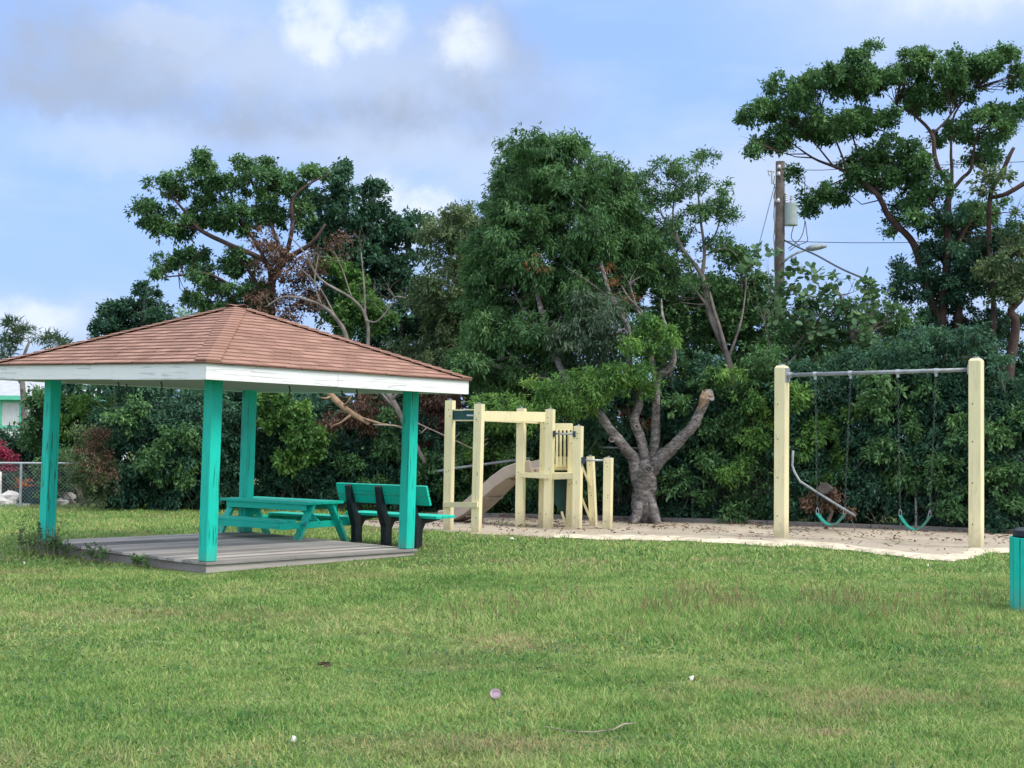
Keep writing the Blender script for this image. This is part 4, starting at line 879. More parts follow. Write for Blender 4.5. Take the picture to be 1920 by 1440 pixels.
trunk(tI, [[(1890,1000,28.4,12.0),(1885,800,28.4,10.5),(1893,688,28.4,9.0),(1905,608,28.4,8.2),(1895,582,28.4,6.8),(1917,553,28.4,6.0),(1925,480,28.4,4.5)], [(1862,560,28.8,4.5),(1855,450,28.8,4.5),(1857,365,28.6,4.5),(1878,325,28.5,4.1),(1889,300,28.4,4.1),(1901,277,28.4,3.0)], [(1860,370,28.6,4.1),(1890,362,28.4,4.5),(1935,335,28.3,4.5)], [(1862,1000,28.9,6.8),(1864,700,28.8,6.0),(1862,560,28.8,4.5)], [(1893,690,28.4,3.8),(1850,672,28.3,3.8),(1820,668,28.3,4.5),(1790,690,28.3,3.8)]], M['barkred'], twigs=T5)

# --- far left: small dark tree, feathery tree, palm, hedge
tL = thing('small_tree', base_at(260, 37), 'small dark green conical tree peeking over the left slope of the gazebo roof', 'tree', 'trees behind the play area')
TL = crown(tL, B_([(272,548,12,14),(262,575,34,26),(222,582,20,14),(262,612,60,30),(200,622,22,18),(312,622,22,20),(300,600,20,16),(240,660,60,34),(300,670,50,34)], 37, .9), LF['dark'], .16, .10, .34, 1.1, 17, 10, .35)
trunk(tL, [[(262,955,37,10),(262,760,37,8),(264,640,37,5),(270,560,37,2)]], M['bark'], twigs=TL, frac=.4)
tF = thing('feathery_tree', base_at(50, 50), 'pale feathery-needled tree in the distance at the far left above the gazebo roof', 'tree', 'trees behind the play area')
TF = crown(tF, B_([(35,612,16,7),(60,625,34,12),(95,640,26,12),(25,640,26,12),(120,655,14,8),(10,665,24,10)], 50, .9), LF['grey'], .30, .022, .30, .42, 10, 10, -.25)
trunk(tF, [[(50,890,50,7),(45,760,50,6),(40,690,50,4),(55,640,50,2)], [(40,720,50,3),(15,680,50,2.4),(2,655,50,1.5)], [(45,700,50,3),(90,660,50,1.5)]], M['bark'], twigs=TF)
tP = thing('palm_tree', base_at(345, 42), 'tip of a light green palm just showing over the left slope of the gazebo roof', 'palm tree')
trunk(tP, [[(345,945,42,7),(342,760,42,6),(345,600,42,5)]], M['bark'])
s = MB(); c0 = at(345, 602, 42)
for k in range(16):
    a = k*.4+random.random()*.3; el_ = random.uniform(.1, 1.3); d = Vector((math.cos(a)*math.cos(el_), math.sin(a)*math.cos(el_), math.sin(el_))); P_ = [c0+d*t*.75-Vector((0, 0, t*t*.35)) for t in np.linspace(0, 1, 9)]
    for i in range(1, 9):
        sd_ = (P_[i]-P_[i-1]).normalized().cross(Vector((0, 0, 1))).normalized()
        for sg in (-1, 1):
            for e in (0, .5): b_ = P_[i-1].lerp(P_[i], e); s.face([b_, b_+sd_*sg*.14+d*.10-Vector((0, 0, .03)), b_+sd_*sg*.13+d*.15-Vector((0, 0, .06))], random.random())
s.build('fronds', LF['fresh'], tP)

def shrub(label, px, d, parts_, stems=3, name='shrub', cat='shrub', group='shrubs and vines along the fence'):
    t = thing(name, base_at(px, d), label, cat, group)
    for i, (bl, mt, ll, lw, tr, dens, droop) in enumerate(parts_):
        T = crown(t, bl, LF[mt], ll, lw, tr, dens, 17, 11, droop, 'foliage' if i == 0 else {'fresh': 'fresh_foliage', 'brown': 'dead_foliage', 'rust': 'dead_foliage', 'pink': 'flowers', 'orange': 'flowers'}.get(mt, 'other_foliage'))
        if i == 0:
            s = MB()
            for k in range(stems):
                x = random.uniform(-.6, .6); b_ = base_at(px, d)+Vector((x, 0, -.05)); tgt = Vector(T[random.randrange(len(T))])
                s.tube([b_, b_.lerp(tgt, .5)+Vector((.1, 0, .1)), tgt], [.035, .025, .012], 6)
            for tf in T[::3]:
                b_ = Vector(tf)-Vector((random.uniform(-.3, .3), -.1, .5)); s.tube([b_, b_.lerp(Vector(tf), .5)+Vector((.04, 0, 0)), Vector(tf)], [.010, .008, .004], 4, False)
            s.build('stem_sprays', M['twig'], t)
    return t
shrub('loose light green shrub beside the left gazebo post, before the grey-roofed house', 150, 33, [(B_([(76,764,28,22),(72,796,20,18),(90,750,26,18),(130,770,34,30),(170,770,34,26),(95,820,34,26),(150,820,40,30),(200,770,24,24),(72,830,24,22),(190,830,30,30),(62,748,12,9)], 33, .7), 'mid', .15, .08, .34, .95, .4), (B_([(150,760,30,20),(190,790,20,20),(120,800,30,20)], 32.3, .4), 'fresh', .14, .07, .3, .6, .3)])
shrub('dull brownish bush below the light green shrub, just right of the left gazebo post', 175, 30.2, [(B_([(170,820,26,22),(150,860,24,26),(190,860,30,30),(165,900,30,30),(205,910,30,30),(180,935,40,20)], 28.4, .5), 'olive', .10, .03, .3, .9, .1), (B_([(175,815,26,22),(190,850,26,26),(160,870,20,26),(200,890,20,26)], 28.0, .4), 'brown', .09, .025, .28, .6, .0)])
shrub('dark clipped hedge at the far left in front of the mint-trimmed house', 20, 34.5, [(rect(-120, 120, 822, 925, 34.5, .8), 'dark', .13, .06, .36, 1.3, .3)])
shrub('bougainvillea with bright magenta flowers at the left edge above the fence rail', 0, 31.5, [(B_([(-20,850,30,30),(-10,890,30,30),(-60,860,40,40),(8,900,16,14)], 31.5, .5), 'dark', .12, .06, .3, 1., .3), (B_([(3,835,8,10),(3,852,10,10),(19,857,12,9),(10,875,14,8),(-15,850,10,14)], 31.1, .15), 'pink', .08, .06, .12, .3, .1)], name='bougainvillea', cat='flowering shrub')
shrub('low bush with salmon flowers behind the left chain link fence', 38, 32, [(B_([(38,925,24,14),(20,935,14,10)], 32, .4), 'mid', .11, .04, .22, .9, .1), (B_([(38,910,18,12),(30,922,12,8),(52,918,8,8)], 31.7, .3), 'orange', .08, .04, .15, .5, .1)], name='flowering_bush', cat='flowering shrub')
shrub('small green bush between the left gazebo post and the end of the low fence', 112, 30.6, [(B_([(90,880,22,24),(118,900,22,26),(95,915,20,16),(125,870,16,20)], 30.6, .5), 'mid', .12, .06, .28, .85, .3)])
H = lambda x0, x1, y0, y1, d, mt='dark', dens=1.1, rd=.55, ll=.13, lw=.058, tr=.34, droop=.5, **k: (rect(x0, x1, y0, y1, d, rd, **k), mt, ll, lw, tr, dens, droop)
shrub('dark leafy wall of vines seen between the left and front gazebo posts', 270, 29.6, [H(200, 340, 750, 948, 28.7), (B_([(230,790,20,16),(250,760,26,20),(300,860,30,40),(330,820,16,30)], 28.1, .3), 'mid', .12, .06, .3, .6, .4)])
shrub('dark shrub directly behind the front gazebo post', 385, 29.6, [H(335, 445, 745, 948, 28.8), (B_([(360,850,20,40),(345,900,20,30)], 28.2, .3), 'mid', .12, .06, .28, .6, .5)])
shrub('bushy shrub with bright green sprays seen through the gazebo above the picnic table', 510, 29.2, [H(440, 590, 780, 945, 29.4), (B_([(520,745,34,20),(545,775,40,24),(500,790,26,26),(560,810,34,24),(600,830,40,22),(595,860,26,16),(480,760,20,16),(540,860,24,20)], 28.6, .4), 'fresh', .14, .08, .3, .8, .5)])
shrub('shrub hung with dead brown leaves behind the back of the park bench', 665, 29.2, [H(585, 745, 800, 945, 29.4), (B_([(640,770,36,20),(670,800,40,24),(620,790,26,14),(700,780,26,30),(690,750,30,16)], 28.8, .35), 'brown', .13, .045, .28, .7, .9), (B_([(720,840,26,26),(650,870,40,18),(700,900,30,20),(730,790,16,20)], 28.6, .35), 'mid', .13, .06, .28, .7, .5)])
shrub('shrub with rusty brown dead foliage between the gazebo and the climbing frame', 800, 28.8, [H(740, 880, 830, 955, 29.0), (B_([(800,760,30,30),(810,790,30,30),(790,820,20,20),(830,770,18,22),(850,740,30,14)], 29.2, .5), 'brown', .13, .045, .3, .9, .9), (B_([(800,880,34,26),(830,910,30,20),(860,860,22,22),(780,910,20,20)], 28.3, .35), 'mid', .13, .06, .28, .7, .5)])
shrub('leafy green shrub behind the open bay and slide of the climbing frame', 925, 28.4, [H(860, 1000, 790, 962, 28.6, 'mid'), (B_([(930,800,40,20),(900,840,30,20),(960,850,24,30)], 28, .3), 'fresh', .13, .055, .26, .5, .5)])
shrub('dark green shrub behind the platform of the climbing frame', 1040, 28, [H(990, 1110, 780, 966, 28.2), (B_([(1050,830,30,30),(1000,900,30,40),(1060,930,30,20)], 27.6, .3), 'mid', .13, .055, .28, .8, .5)])
shrub('green shrub between the climbing frame and the trunk of the grey tree', 1145, 27.6, [H(1095, 1205, 820, 970, 27.4), (B_([(1120,850,24,30),(1160,900,26,40),(1120,930,26,20)], 27.3, .25), 'mid', .13, .055, .26, .8, .5)])
shrub('tall green shrub right behind the snapped limb of the grey tree', 1290, 27.6, [H(1225, 1350, 700, 976, 27.0, 'dark', st=40), (B_([(1270,760,20,16),(1330,720,20,30),(1320,870,30,30),(1260,900,20,30),(1330,930,26,20),(1330,800,26,30)], 26.3, .3), 'mid', .14, .06, .28, .8, .5)])
shrub('wide leafy shrub filling the fence left of the left swing post', 1400, 27.2, [H(1345, 1470, 680, 980, 26.7, 'mid', st=40), (B_([(1390,760,30,20),(1420,830,26,30),(1380,880,30,30),(1440,780,14,30),(1350,700,30,20)], 26.0, .3), 'fresh', .14, .06, .26, .5, .5)])
shrub('vine-covered shrub behind the bent pipe and the left green swing', 1540, 26.6, [H(1460, 1620, 680, 978, 26.2, 'dark', st=40), (B_([(1500,770,30,30),(1550,800,30,30),(1510,840,34,20),(1590,870,26,30),(1480,730,20,20),(1560,900,30,20),(1600,760,20,30)], 25.7, .3), 'fresh', .13, .06, .28, .6, .5), (B_([(1505,745,26,14),(1540,790,14,12)], 26.0, .2), 'fresh', .14, .06, .2, .9, .4)])
shrub('vine-covered shrub behind the right green swing', 1680, 26.2, [H(1610, 1760, 665, 986, 25.7, 'dark', st=40), (B_([(1650,760,30,30),(1700,800,30,30),(1660,850,34,20),(1730,870,26,30),(1640,720,20,20),(1690,900,30,20),(1740,740,20,30)], 25.1, .3), 'mid', .14, .06, .28, .75, .5)])
shrub('vine-covered shrub right beside the thick right swing post', 1800, 25.6, [H(1745, 1850, 660, 990, 25.2, 'dark', st=40), (B_([(1790,940,30,30),(1770,890,26,26),(1800,800,20,40)], 24.6, .3), 'mid', .14, .06, .28, .8, .5)])
shrub('dark leafy wall of shrubs at the right edge behind the litter bin', 1910, 25.4, [H(1840, 2010, 680, 996, 24.9, 'dark', st=40), (B_([(1870,820,26,30),(1910,880,30,30),(1880,950,26,26),(1930,780,26,40),(1860,900,16,30)], 24.3, .3), 'mid', .14, .06, .28, .7, .5)])
shrub('dead red-brown leaves hanging round the cut log on the bent pipe', 1560, 24.9, [(B_([(1528,934,8,12),(1519,946,6,6),(1568,928,10,8),(1590,962,12,8),(1553,945,6,8)], 24.5, .10), 'brown', .10, .03, .11, .45, 1.)], stems=1, name='dead_vine', cat='dead vine')
# a second, farther belt of greenery that closes the gaps
bT = []
for i in range(190): x = random.uniform(110, 2010); bT.append((x, random.uniform(690 if x < 1200 else 690 if x < 1500 else 650, 925), 40, 34, random.uniform(31.5, 34.5), .8))
um = MB(); um.face([(0,0,0),(0,0,.01),(.01,0,0)])
root = None
T, _o = None, None
crown(None, bT, LF['dark'], .20, .12, .46, 1.0, 16, 10, .4, 'undergrowth')
tag(bpy.data.objects['undergrowth'], 'dark undergrowth beyond the fence', kind='stuff')

# fallen limbs seen under the gazebo roof
t = thing('fallen_limb', at(690, 796, 28.2), 'snapped orange-brown limb slanting down through the shrubs under the right side of the roof', 'fallen limb')
s = MB(); p, r_ = limb_pts([(605,728,28.1,4),(622,742,28.1,6),(645,765,28.1,5.5),(672,782,28.1,5),(692,796,28.1,3)]); s.tube(p, r_, 9, wob=.12)
for a_, b_ in (((622,742),(600,745)), ((672,782),(760,800)), ((645,760),(660,740)), ((660,776),(620,800))): s.tube([at(*a_, 28.1), at((a_[0]+b_[0])/2, (a_[1]+b_[1])/2+4, 28.0), at(*b_, 28)], [.03, .02, .008], 5)
s.build('wood', M['heart'], t, smooth=True)
t = thing('leaning_tree', at(797, 868, 28.0), 'pale bare trunk leaning beside the right gazebo post', 'fallen tree')
s = MB(); p, r_ = limb_pts([(728,736,28.2,5),(742,760,28.1,5),(757,790,28.1,5),(775,825,28,4.5),(797,868,28,3.5)]); s.tube(p, r_, 9, wob=.08)
for a_, b_ in (((742,765),(716,738)), ((735,750),(752,728))): s.tube([at(*a_, 28.1), at(*b_, 28.2)], [.04, .02], 6)
s.build('wood', M['barkpale'], t, smooth=True)
t = thing('dead_branch', at(860, 830, 27.6), 'thin bleached dead branch crossing behind the left bay of the climbing frame', 'dead branch')
s = MB()
for pl in ([(780,792),(810,806),(850,824),(888,842),(905,838),(915,830)], [(800,802),(790,812),(786,806)], [(888,842),(900,852)], [(895,840),(905,826),(916,822)], [(850,824),(862,812)], [(700,796),(740,798),(780,812)]):
    s.tube([at(x, y, 27.5) for x, y in pl], [.016]+[.012]*(len(pl)-2)+[.005], 5)
s.build('wood', M['deadwood'], t, smooth=True)

# ------------------------------------------------------------------ utility pole with lamp and transformer, wires
PD = 43.
def pm(x, y, dy=0.): return at(x, y, PD+dy)
pb0 = base_at(1459, PD); t = thing('utility_pole', pb0, 'wooden utility pole with grey transformer and street lamp arm above the trees', 'utility pole')
s = MB(); top = pm(1463, 303); s.tube([pb0-Vector((0, 0, .3)), pb0.lerp(top, .5), top], [.17, .155, .135], 14, wob=.02); s.build('shaft', M['polewood'], t, smooth=True)
s = MB(); c_ = pm(1483, 381, -.05); b_ = pm(1483, 423, -.05); s.tube([c_, c_+(b_-c_)*.04, c_+(b_-c_)*.96, b_], [.2, .205, .205, .195], 18); tf = s.build('transformer', M['transformer'], t, smooth=False)
s = MB(); s.beam(pm(1469, 386), pm(1469, 414), .12, .14); s.build('mount', M['metal'], tf)
for x, y0, y1 in ((1474, 381, 362), (1484, 381, 366)):
    s = MB(); a_, b_ = pm(x, y0, -.1), pm(x, y1, -.1); s.tube([a_.lerp(b_, k/10) for k in range(11)], [.05 if k % 2 else .035 for k in range(11)], 10); s.build('bushing', M['porcelain'], tf)
s = MB(); s.tube([pm(x, y, -.2) for x, y in ((1468,492),(1480,482),(1495,474),(1515,467))], .035, 8); ar = s.build('lamp_arm', M['rail'], t, smooth=True)
s = MB(); P_ = [pm(x, y, -.2) for x, y in ((1512,467),(1522,465),(1540,462),(1550,462))]; s.tube(P_, [.05, .10, .085, .03], 12); s.v = [v if True else v for v in s.v]; lh = s.build('lamp_head', M['rail'], ar, smooth=True)
s = MB(); s.tube([pm(1527, 461, -.2), pm(1527, 458, -.2)], .03, 8); s.build('photocell', M['metal'], lh)
for pts in ([(1452,322),(1440,320),(1443,330)], [(1447,320),(1448,345)]):
    s = MB(); s.tube([pm(x, y, -.15) for x, y in pts], .03, 8); s.build('fuse_cutout', M['porcelain'], t)
for x, y in ((1460,325),(1459,375),(1461,312)):
    s = MB(); s.tube([pm(x, y+4, -.17), pm(x, y+1, -.17), pm(x, y-3, -.17)], [.05, .06, .03], 8); s.build('insulator', M['porcelain'], t)
s = MB(); s.tube([pm(1471, 316), pm(1476, 317), pm(1490, 318)], [.03, .06, .04], 8); s.build('insulator', M['porcelain'], t)
for dx, ys in ((-9, (330, 470)), (-8, (350, 560)), (9, (400, 440))):
    s = MB(); P_ = [pm(1461+dx+random.uniform(-1.5, 1.5), y, -.08) for y in np.linspace(ys[0], ys[1], 12)]; s.tube(P_, .012, 4); s.build('vine_stem', M['twig'], t)
def wire(name, pts, lab, r_=.012, g_='overhead wires on the utility pole', dep=None):
    s = MB(); p, _ = limb_pts([(x, y, PD if dep is None else dep[i], 1) for i, (x, y) in enumerate(pts)]); s.tube(p, r_, 5); tag(s.build(name, M['wire']), lab, 'wire', g_)
wire('power_line', [(1490,318),(1540,319),(1600,316),(2000,300)], 'top power line running right from the head of the pole')
wire('power_line', [(1468,452),(1560,454.5),(1665,455),(2000,452)], 'level thin wire running right from the pole above the street lamp')
wire('guy_wire', [(1453,345),(1436,410),(1418,478),(1395,560)], 'thin guy wire slanting down left from near the top of the pole', dep=[43, 42, 41, 40])
wire('service_cable', [(1470,450),(1500,465),(1530,478),(1580,505),(1640,530)], 'thick sagging service cable dropping right past the street lamp into the leaves', .028, dep=[43, 42, 41, 39, 37])
wire('drop_cable', [(1488,424),(1484,440),(1486,450),(1500,462)], 'short drop cable hanging straight from the bottom of the transformer', .013, 'drop cables by the transformer')
wire('drop_cable', [(1509,330),(1509,400),(1508,425),(1500,448),(1478,466)], 'long drop cable looping down right of the transformer', .013, 'drop cables by the transformer')
wire('drop_cable', [(1510,415),(1513,440),(1513,453),(1495,460),(1480,470)], 'drop cable with a square bend just left of the lamp head', .013, 'drop cables by the transformer')

# ------------------------------------------------------------------ house and yard at the far left
HD = 56.; ho = base_at(40, HD); t = thing('house', ho, 'white house with mint green trim and pale grey roof, far left', 'house')
hx = lambda px: at(px, 800, HD).x
hz_ = lambda py: at(20, py, HD).z
s = MB(); s.box(hx(-330), hx(150), HD, HD+7, 0, hz_(748)); s.build('wall', M['housewall'], t)
s = MB(); e = .35; x0, x1, z0, z1 = hx(-350), hx(208), hz_(742), hz_(690)
s.poly([(x0, HD-e, z0), (x1, HD-e, z0), (x1, HD+7.4, z0), (x0, HD+7.4, z0), (x0+3, HD+3.5, z1), (x1-3.2, HD+3.5, z1)], [(0,1,5,4),(1,2,5),(2,3,4,5),(3,0,4),(3,2,1,0)]); s.build('roof', M['houseroof'], t)
s = MB(); s.box(x0, x1, HD-e-.02, HD-e+.02, z0-.16, z0-.003); s.box(x1-.02, x1+.02, HD-e, HD+7.4, z0-.16, z0-.003); s.build('fascia', M['mint'], t)
wx0, wx1, wz0, wz1 = hx(4), hx(36), hz_(798), hz_(755)
s = MB(); bwd = .09
for b in ((wx0-bwd, wx1+bwd, wz1, wz1+bwd), (wx0-bwd, wx1+bwd, wz0-bwd, wz0), (wx0-bwd, wx0, wz0, wz1), (wx1, wx1+bwd, wz0, wz1)): s.box(b[0], b[1], HD-.06, HD-.001, b[2], b[3])
wf = s.build('window', M['mint'], t)
s = MB(); nsl = 14
for k in range(nsl): a = wx0+(wx1-wx0)*k/nsl; s.box(a, a+(wx1-wx0)/nsl-.012, HD-.035-.01*(k % 2), HD-.012, wz0, wz1)
s.build('blind', M['curtain'], wf)
for i, (x, y, r_, lab) in enumerate(((6, 933, .22, 'pale broken slab on the gravel at the left edge'), (20, 930, .2, 'white rock heap piece behind the left fence post'), (12, 940, .12, 'small pale stone in front of the broken slab on the gravel'), (118, 940, .16, 'pale stone in the grass right of the left gazebo post'), (130, 936, .14, 'upper pale stone of the pile right of the left gazebo post'), (110, 946, .1, 'smallest pale stone in the pile right of the left gazebo post'))):
    c_ = base_at(x, 30.3+.1*i)+Vector((0, 0, .03+(i in (1, 4))*.12)); s = MB()
    P_ = [Vector((math.cos(a)*math.cos(b), math.sin(a)*math.cos(b), math.sin(b)*.55))*r_*random.uniform(.75, 1.15) for b in (-1.2, -.4, .4, 1.2) for a in np.linspace(0, 2*math.pi, 9)[:-1]]
    P_ = [c_+v*1.2 for v in P_]; s.poly(P_, [(j*8+k, j*8+(k+1) % 8, (j+1)*8+(k+1) % 8, (j+1)*8+k) for j in range(3) for k in range(8)]+[tuple(range(8))[::-1], tuple(range(24, 32))])
    tag(s.build('stone', M['stone']), lab, 'stone', 'pale stones behind the far left fence')
c_ = base_at(60, 31); t = thing('dark_bin', c_, 'dark green tilted open bin behind the low fence beside the left gazebo post', 'bin')
s = MB(); s.poly([v+c_-Vector((0, 0, .02)) for v in map(Vector, ((-.22,-.3,0),(.24,-.3,0),(.24,.3,0),(-.22,.3,0),(-.20,-.3,.30),(.26,-.3,.38),(.26,.3,.40),(-.20,.3,.32)))], [(3,2,1,0),(4,5,6,7),(0,1,5,4),(1,2,6,5),(2,3,7,6),(3,0,4,7)]); s.build('body', M['tarp'], t, bevel=.02)
s = MB(); s.beam(c_+Vector((-.22, -.3, .30)), c_+Vector((.28, -.3, .39)), .05, .03); s.beam(c_+Vector((-.02, -.1, .42)), c_+Vector((.25, -.1, .46)), .3, .06); s.build('rim', M['tarp'], t, bevel=.008)
s = MB(); c_ = base_at(0, 30.9); s.tube([c_, c_+Vector((0, 0, .62)), c_+Vector((0, 0, .66))], [.04, .04, .02], 10); tag(s.build('white_post', M['litter']), 'short white marker post at the left edge behind the fence', 'post')

# ------------------------------------------------------------------ grass, weeds, leaf litter
frx = [p.x for p in fr]; fry = [p.y for p in fr]
deck_poly = [GM @ Vector((a*dd, b*dd, 0)) for a, b in ((-1,-1),(1,-1),(1,1),(-1,1))]
GI = np.array(GM.inverted())
def value_noise(x, y, sc, seed):
    r = np.random.default_rng(seed); g_ = r.random((256, 256)); X = x*sc+1000; Y = y*sc+1000
    xi = np.floor(X).astype(int); yi = np.floor(Y).astype(int); fx_ = X-xi; fy_ = Y-yi; fx_ = fx_*fx_*(3-2*fx_); fy_ = fy_*fy_*(3-2*fy_)
    a = g_[xi % 256, yi % 256]; b = g_[(xi+1) % 256, yi % 256]; c = g_[xi % 256, (yi+1) % 256]; d = g_[(xi+1) % 256, (yi+1) % 256]
    return (a*(1-fx_)+b*fx_)*(1-fy_)+(c*(1-fx_)+d*fx_)*fy_
def inside_any(x, y):
    xs_ = x; m = np.zeros(len(x), bool)
    f_ = np.interp(xs_, frx, fry)+wig(xs_); b_ = np.interp(xs_, bx, by)
    m |= (xs_ > frx[0]) & (y > f_+RNG.normal(0, .09, len(x))) & (y < b_+.12)
    u = GI[0, 0]*x+GI[0, 1]*y+GI[0, 3]; v = GI[1, 0]*x+GI[1, 1]*y+GI[1, 3]
    m |= (abs(u) < dd-.01) & (abs(v) < dd-.01)
    return m
def blades(n_, d0, d1, wmul, hmul):
    d = np.sqrt(RNG.random(n_)*(d1*d1-d0*d0)+d0*d0); x = (RNG.random(n_)-.5)*(.90*d+4.); y = d
    keep = ~inside_any(x, y)
    if d1 > 30: keep &= ~((x > 5.2) & (y > 27.3)) & ~((x < -8.2) & (y > 29.6))
    x, y = x[keep], y[keep]
    dn = value_noise(x, y, 3.2, 3)*.5+value_noise(x, y, 9, 4)*.5
    bare = np.zeros(len(x))
    for cx_, cy_, sx_, sy_ in ((1.35, 8.05, .22, .07), (1.12, 9.6, .22, .06), (3.45, 10.6, .35, .1), (-1.15, 8.3, .4, .06), (-1.4, 12.1, .5, .08), (-3.3, 12.4, .6, .12), (-.6, 9.9, .25, .05), (2.6, 9.1, .25, .05)):
        bare = np.maximum(bare, np.exp(-(((x-cx_)/sx_)**2+((y-cy_)/sy_)**2)))
    k = RNG.random(len(x)) < (.22+1.15*dn)*(1-.92*bare); x, y = x[k], y[k]; n_ = len(x)
    # taller patch right of centre, thin dry patches
    tall = np.exp(-(((x-1.9)/2.2)**2+((y-12.6)/1.3)**2))
    # rank growth along the deck's left side
    ud = GI[0, 0]*x+GI[0, 1]*y+GI[0, 3]; vd = GI[1, 0]*x+GI[1, 1]*y+GI[1, 3]
    edge = np.exp(-((ud+dd+.12)/.16)**2)*((vd > -dd+.9) & (vd < dd+.2))*.8*(.2+.8*np.clip((vd+dd)/(2*dd), 0, 1))+.35*np.exp(-((vd+dd+.08)/.12)**2)*((ud > -dd) & (ud < dd+.2))*value_noise(x, y, 3, 9)
    hn = value_noise(x, y, .8, 5)*.5+value_noise(x, y, 2.7, 6)*.5
    rim = np.maximum(abs(ud), abs(vd)); low = 1-.88*np.exp(-((rim-dd)/.42)**2)*(rim < dd+.8)*((vd < dd*.3) | (ud > dd))
    clump = value_noise(x, y, 6.5, 31)**2
    H_ = (.018+.036*hn**1.5+.03*clump+.07*tall)*low*hmul*RNG.uniform(.55, 1.4, n_)+(.065*edge)*hmul*RNG.uniform(.55, 1.4, n_)
    wd = RNG.uniform(.0035, .0065, n_)*wmul
    a = RNG.random(n_)*2*np.pi; lean = RNG.uniform(.25, 1.1, n_)
    dr_ = np.stack([np.cos(a)*lean, np.sin(a)*lean, np.ones(n_)], 1); dr_ = unit(dr_)
    a2 = RNG.random(n_)*np.pi; sd_ = np.stack([np.cos(a2), np.sin(a2), np.zeros(n_)], 1)*wd[:, None]
    b0 = np.stack([x, y, np.full(n_, -.004)], 1); mid = b0+dr_*(H_*.6)[:, None]; tip = mid+unit(dr_+np.array([0, 0, -.55])+RNG.normal(0, .2, (n_, 3)))*(H_*.65)[:, None]
    V = np.stack([b0-sd_*.5, b0+sd_*.5, mid+sd_*.45, mid-sd_*.45, tip], 1).reshape(-1, 3)
    b = np.arange(n_)*5; Fc = np.stack([b, b+1, b+2, b, b+2, b+3, b+3, b+2, b+4], 1).reshape(-1, 3)
    lv = RNG.random(n_)
    dry = np.clip(value_noise(x, y, .55, 11)*.6+value_noise(x, y, 2.1, 12)*.5-.62, 0, 1)*2.2
    for cx_, cy_, sx_, sy_, am in ((-3.6, 12.7, 2.6, .7, .6), (-4.5, 11.2, 2.2, .9, .3), (-1.3, 11.8, 1.2, .5, .35), (2.9, 13.6, 1.3, .45, .55), (.2, 7.6, .35, .22, .8), (1.7, 8.0, .3, .14, .9), (-2.2, 7.3, 1.3, .35, .4), (3.8, 12.0, .4, .2, .6)):
        dry = np.maximum(dry, am*np.exp(-(((x-cx_)/sx_)**2+((y-cy_)/sy_)**2))*(.4+value_noise(x, y, 4, 13)))
    lt = np.clip(dry*RNG.uniform(.3, 1.6, n_)-.1, 0, 1)*(RNG.random(n_) < .8)+(RNG.random(n_) < .07)*.7
    return V, Fc, np.repeat(lv, 3), np.repeat(np.clip(lt, 0, 1), 3)
GR = [blades(480000, 6.1, 10.5, 1.15, 1.), blades(450000, 10.5, 17, 1.7, 1.1), blades(310000, 17, 31, 3.0, 1.3)]
off = 0; Vs, Fs, A1, A2 = [], [], [], []
for V, Fc, a1, a2 in GR: Vs.append(V); Fs.append(Fc+off); off += len(V); A1.append(a1); A2.append(a2)
o = npmesh('grass', np.concatenate(Vs), np.concatenate(Fs), {'lv': np.concatenate(A1), 'lt': np.concatenate(A2)}, M['grass'])
tag(o, 'short uneven green grass with dry pinkish brown patches', kind='stuff')

def lawn_weeds():
    n_ = 26000; d = np.sqrt(RNG.random(n_)*(15**2-6.2**2)+6.2**2); x = (RNG.random(n_)-.5)*(.8*d+1); y = d
    k = (value_noise(x, y, 1.3, 41)*.6+value_noise(x, y, 4, 42)*.4 > .60) & ~inside_any(x, y); x, y = x[k], y[k]; n_ = len(x)
    Cn = np.stack([x, y, RNG.uniform(.012, .05, n_)], 1); D_ = np.stack([RNG.normal(size=n_), RNG.normal(size=n_), RNG.uniform(-.1, .6, n_)], 1)
    o = leaf_geo(Cn, D_, np.array([0, 0, 1])+RNG.normal(size=Cn.shape)*.3, RNG.uniform(.018, .042, n_), RNG.uniform(.010, .02, n_), RNG.random(n_)*.8, RNG.random(n_)*.7, 'ground_cover', LF['mid'], None)
    tag(o, 'small broad-leaved weeds in darker patches of the lawn', kind='stuff')
    n_ = 1500; x = RNG.normal(2.3, 1.6, n_); y = RNG.normal(13.2, .9, n_); k = value_noise(x, y, 1.6, 43) > .45; x, y = x[k], y[k]; n_ = len(x)
    b = np.stack([x, y, np.zeros(n_)], 1); t_ = b+np.stack([RNG.normal(0, .04, n_), RNG.normal(0, .04, n_), RNG.uniform(.10, .19, n_)], 1); sw_ = np.array([.0022, 0, 0])
    m1 = b*.3+t_*.7; V = np.stack([b-sw_, b+sw_, m1+sw_, m1-sw_, m1-sw_*2.5, m1+sw_*2.5, t_+sw_, t_-sw_], 1).reshape(-1, 3); i_ = np.arange(n_)*8
    Fc = np.concatenate([np.stack([i_, i_+1, i_+2, i_+3], 1), np.stack([i_+4, i_+5, i_+6, i_+7], 1)])
    o = npmesh('seed_heads', V, Fc, {'lv': RNG.random(2*n_)*.6, 'lt': RNG.random(2*n_)}, LF['rustgrass'])
    tag(o, 'reddish grass seed heads in the longer grass right of centre', kind='stuff')
lawn_weeds()

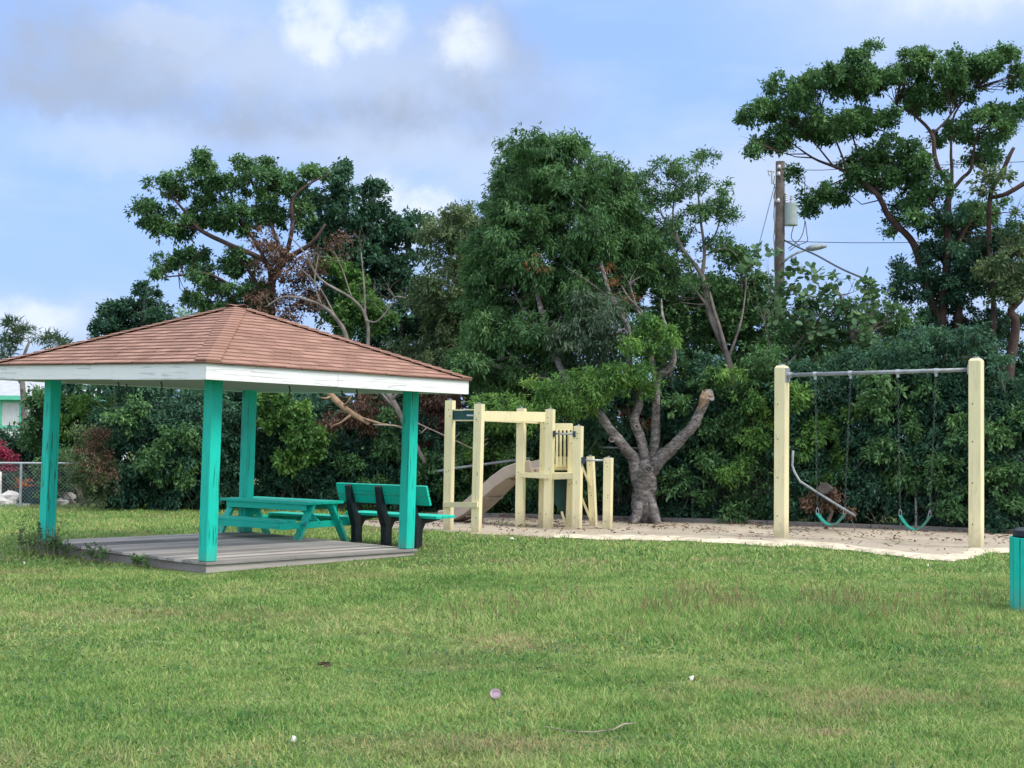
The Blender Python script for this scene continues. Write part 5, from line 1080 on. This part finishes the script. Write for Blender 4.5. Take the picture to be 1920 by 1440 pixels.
# leafy weeds climbing the left rim of the deck
GMn = np.array(GM)
def dk(u, v, z): return Vector(GMn[:3, :3] @ np.array([u, v, z])+GMn[:3, 3])
for vv, sz, lab in ((1.45, .34, 'largest clump of leafy weeds at the foot of the left gazebo post'), (.95, .26, 'leafy weeds against the far left rim of the deck'), (.2, .18, 'thin leafy weeds halfway along the left rim of the deck'), (-.7, .13, 'small weed sprig by the left rim near the front post')):
    c_ = dk(-dd-.14, vv, .03); t = thing('weed_clump', c_, lab, 'weeds', 'weeds along the deck'); n_ = int(900*sz)
    s = MB(); n2 = 0; Cn = []; Dn = []
    for k in range(int(26*sz/.2)):
        b_ = c_+dk(0, random.uniform(-sz, sz)*1.3, 0)-dk(0, 0, 0)+Vector((random.uniform(-.06, .06), random.uniform(-.06, .06), -.04)); h_ = sz*random.uniform(.5, 1.25)
        tp = b_+Vector((random.uniform(-.3, .3)*h_, random.uniform(-.3, .3)*h_, h_)); s.tube([b_, b_.lerp(tp, .5), tp], [.004, .003, .002], 3, False)
        for j in range(12): q_ = b_.lerp(tp, .25+.75*random.random()); Cn.append(list(q_)); Dn.append([random.uniform(-1, 1), random.uniform(-1, 1), random.uniform(-.2, .8)])
    s.build('stem_sprays', M['twig'], t); Cn = np.array(Cn); Dn = np.array(Dn); n_ = len(Cn)
    leaf_geo(Cn, Dn, np.array([0, 0, 1])+RNG.normal(size=Cn.shape)*.3, RNG.uniform(.03, .065, n_), RNG.uniform(.015, .03, n_), RNG.random(n_)*.8, RNG.random(n_)*.6, 'leaves', LF['fresh'], t)
# fallen leaves on the sand
n_ = 4300; x = RNG.uniform(frx[0], frx[-1], n_); tt_ = RNG.random(n_)**.55; f_ = np.interp(x, frx, fry)+.15; b_ = np.interp(x, bx, by); y = f_+(b_-f_)*tt_
k = RNG.random(n_) < (.25+.75*value_noise(x, y, .9, 21)**1.5+.3*(x < 3)*(x > -.5)); x, y = x[k], y[k]
cl_ = value_noise(x, y, 2.4, 22) > .45; x, y = x[cl_], y[cl_]; n_ = len(x)
Cn = np.stack([x, y, np.full(n_, .035)+RNG.random(n_)*.02], 1); Dn = np.stack([RNG.normal(size=n_), RNG.normal(size=n_), RNG.normal(size=n_)*.25], 1)
o = leaf_geo(Cn, Dn, np.array([0, 0, 1])+RNG.normal(size=Cn.shape)*.35, RNG.uniform(.035, .11, n_), RNG.uniform(.015, .04, n_), RNG.random(n_), RNG.random(n_), 'leaf_litter', LF['litter'], None)
tag(o, 'brown and reddish fallen leaves scattered over the sand', kind='stuff')
print('faces', sum(len(m.polygons) for m in bpy.data.meshes))
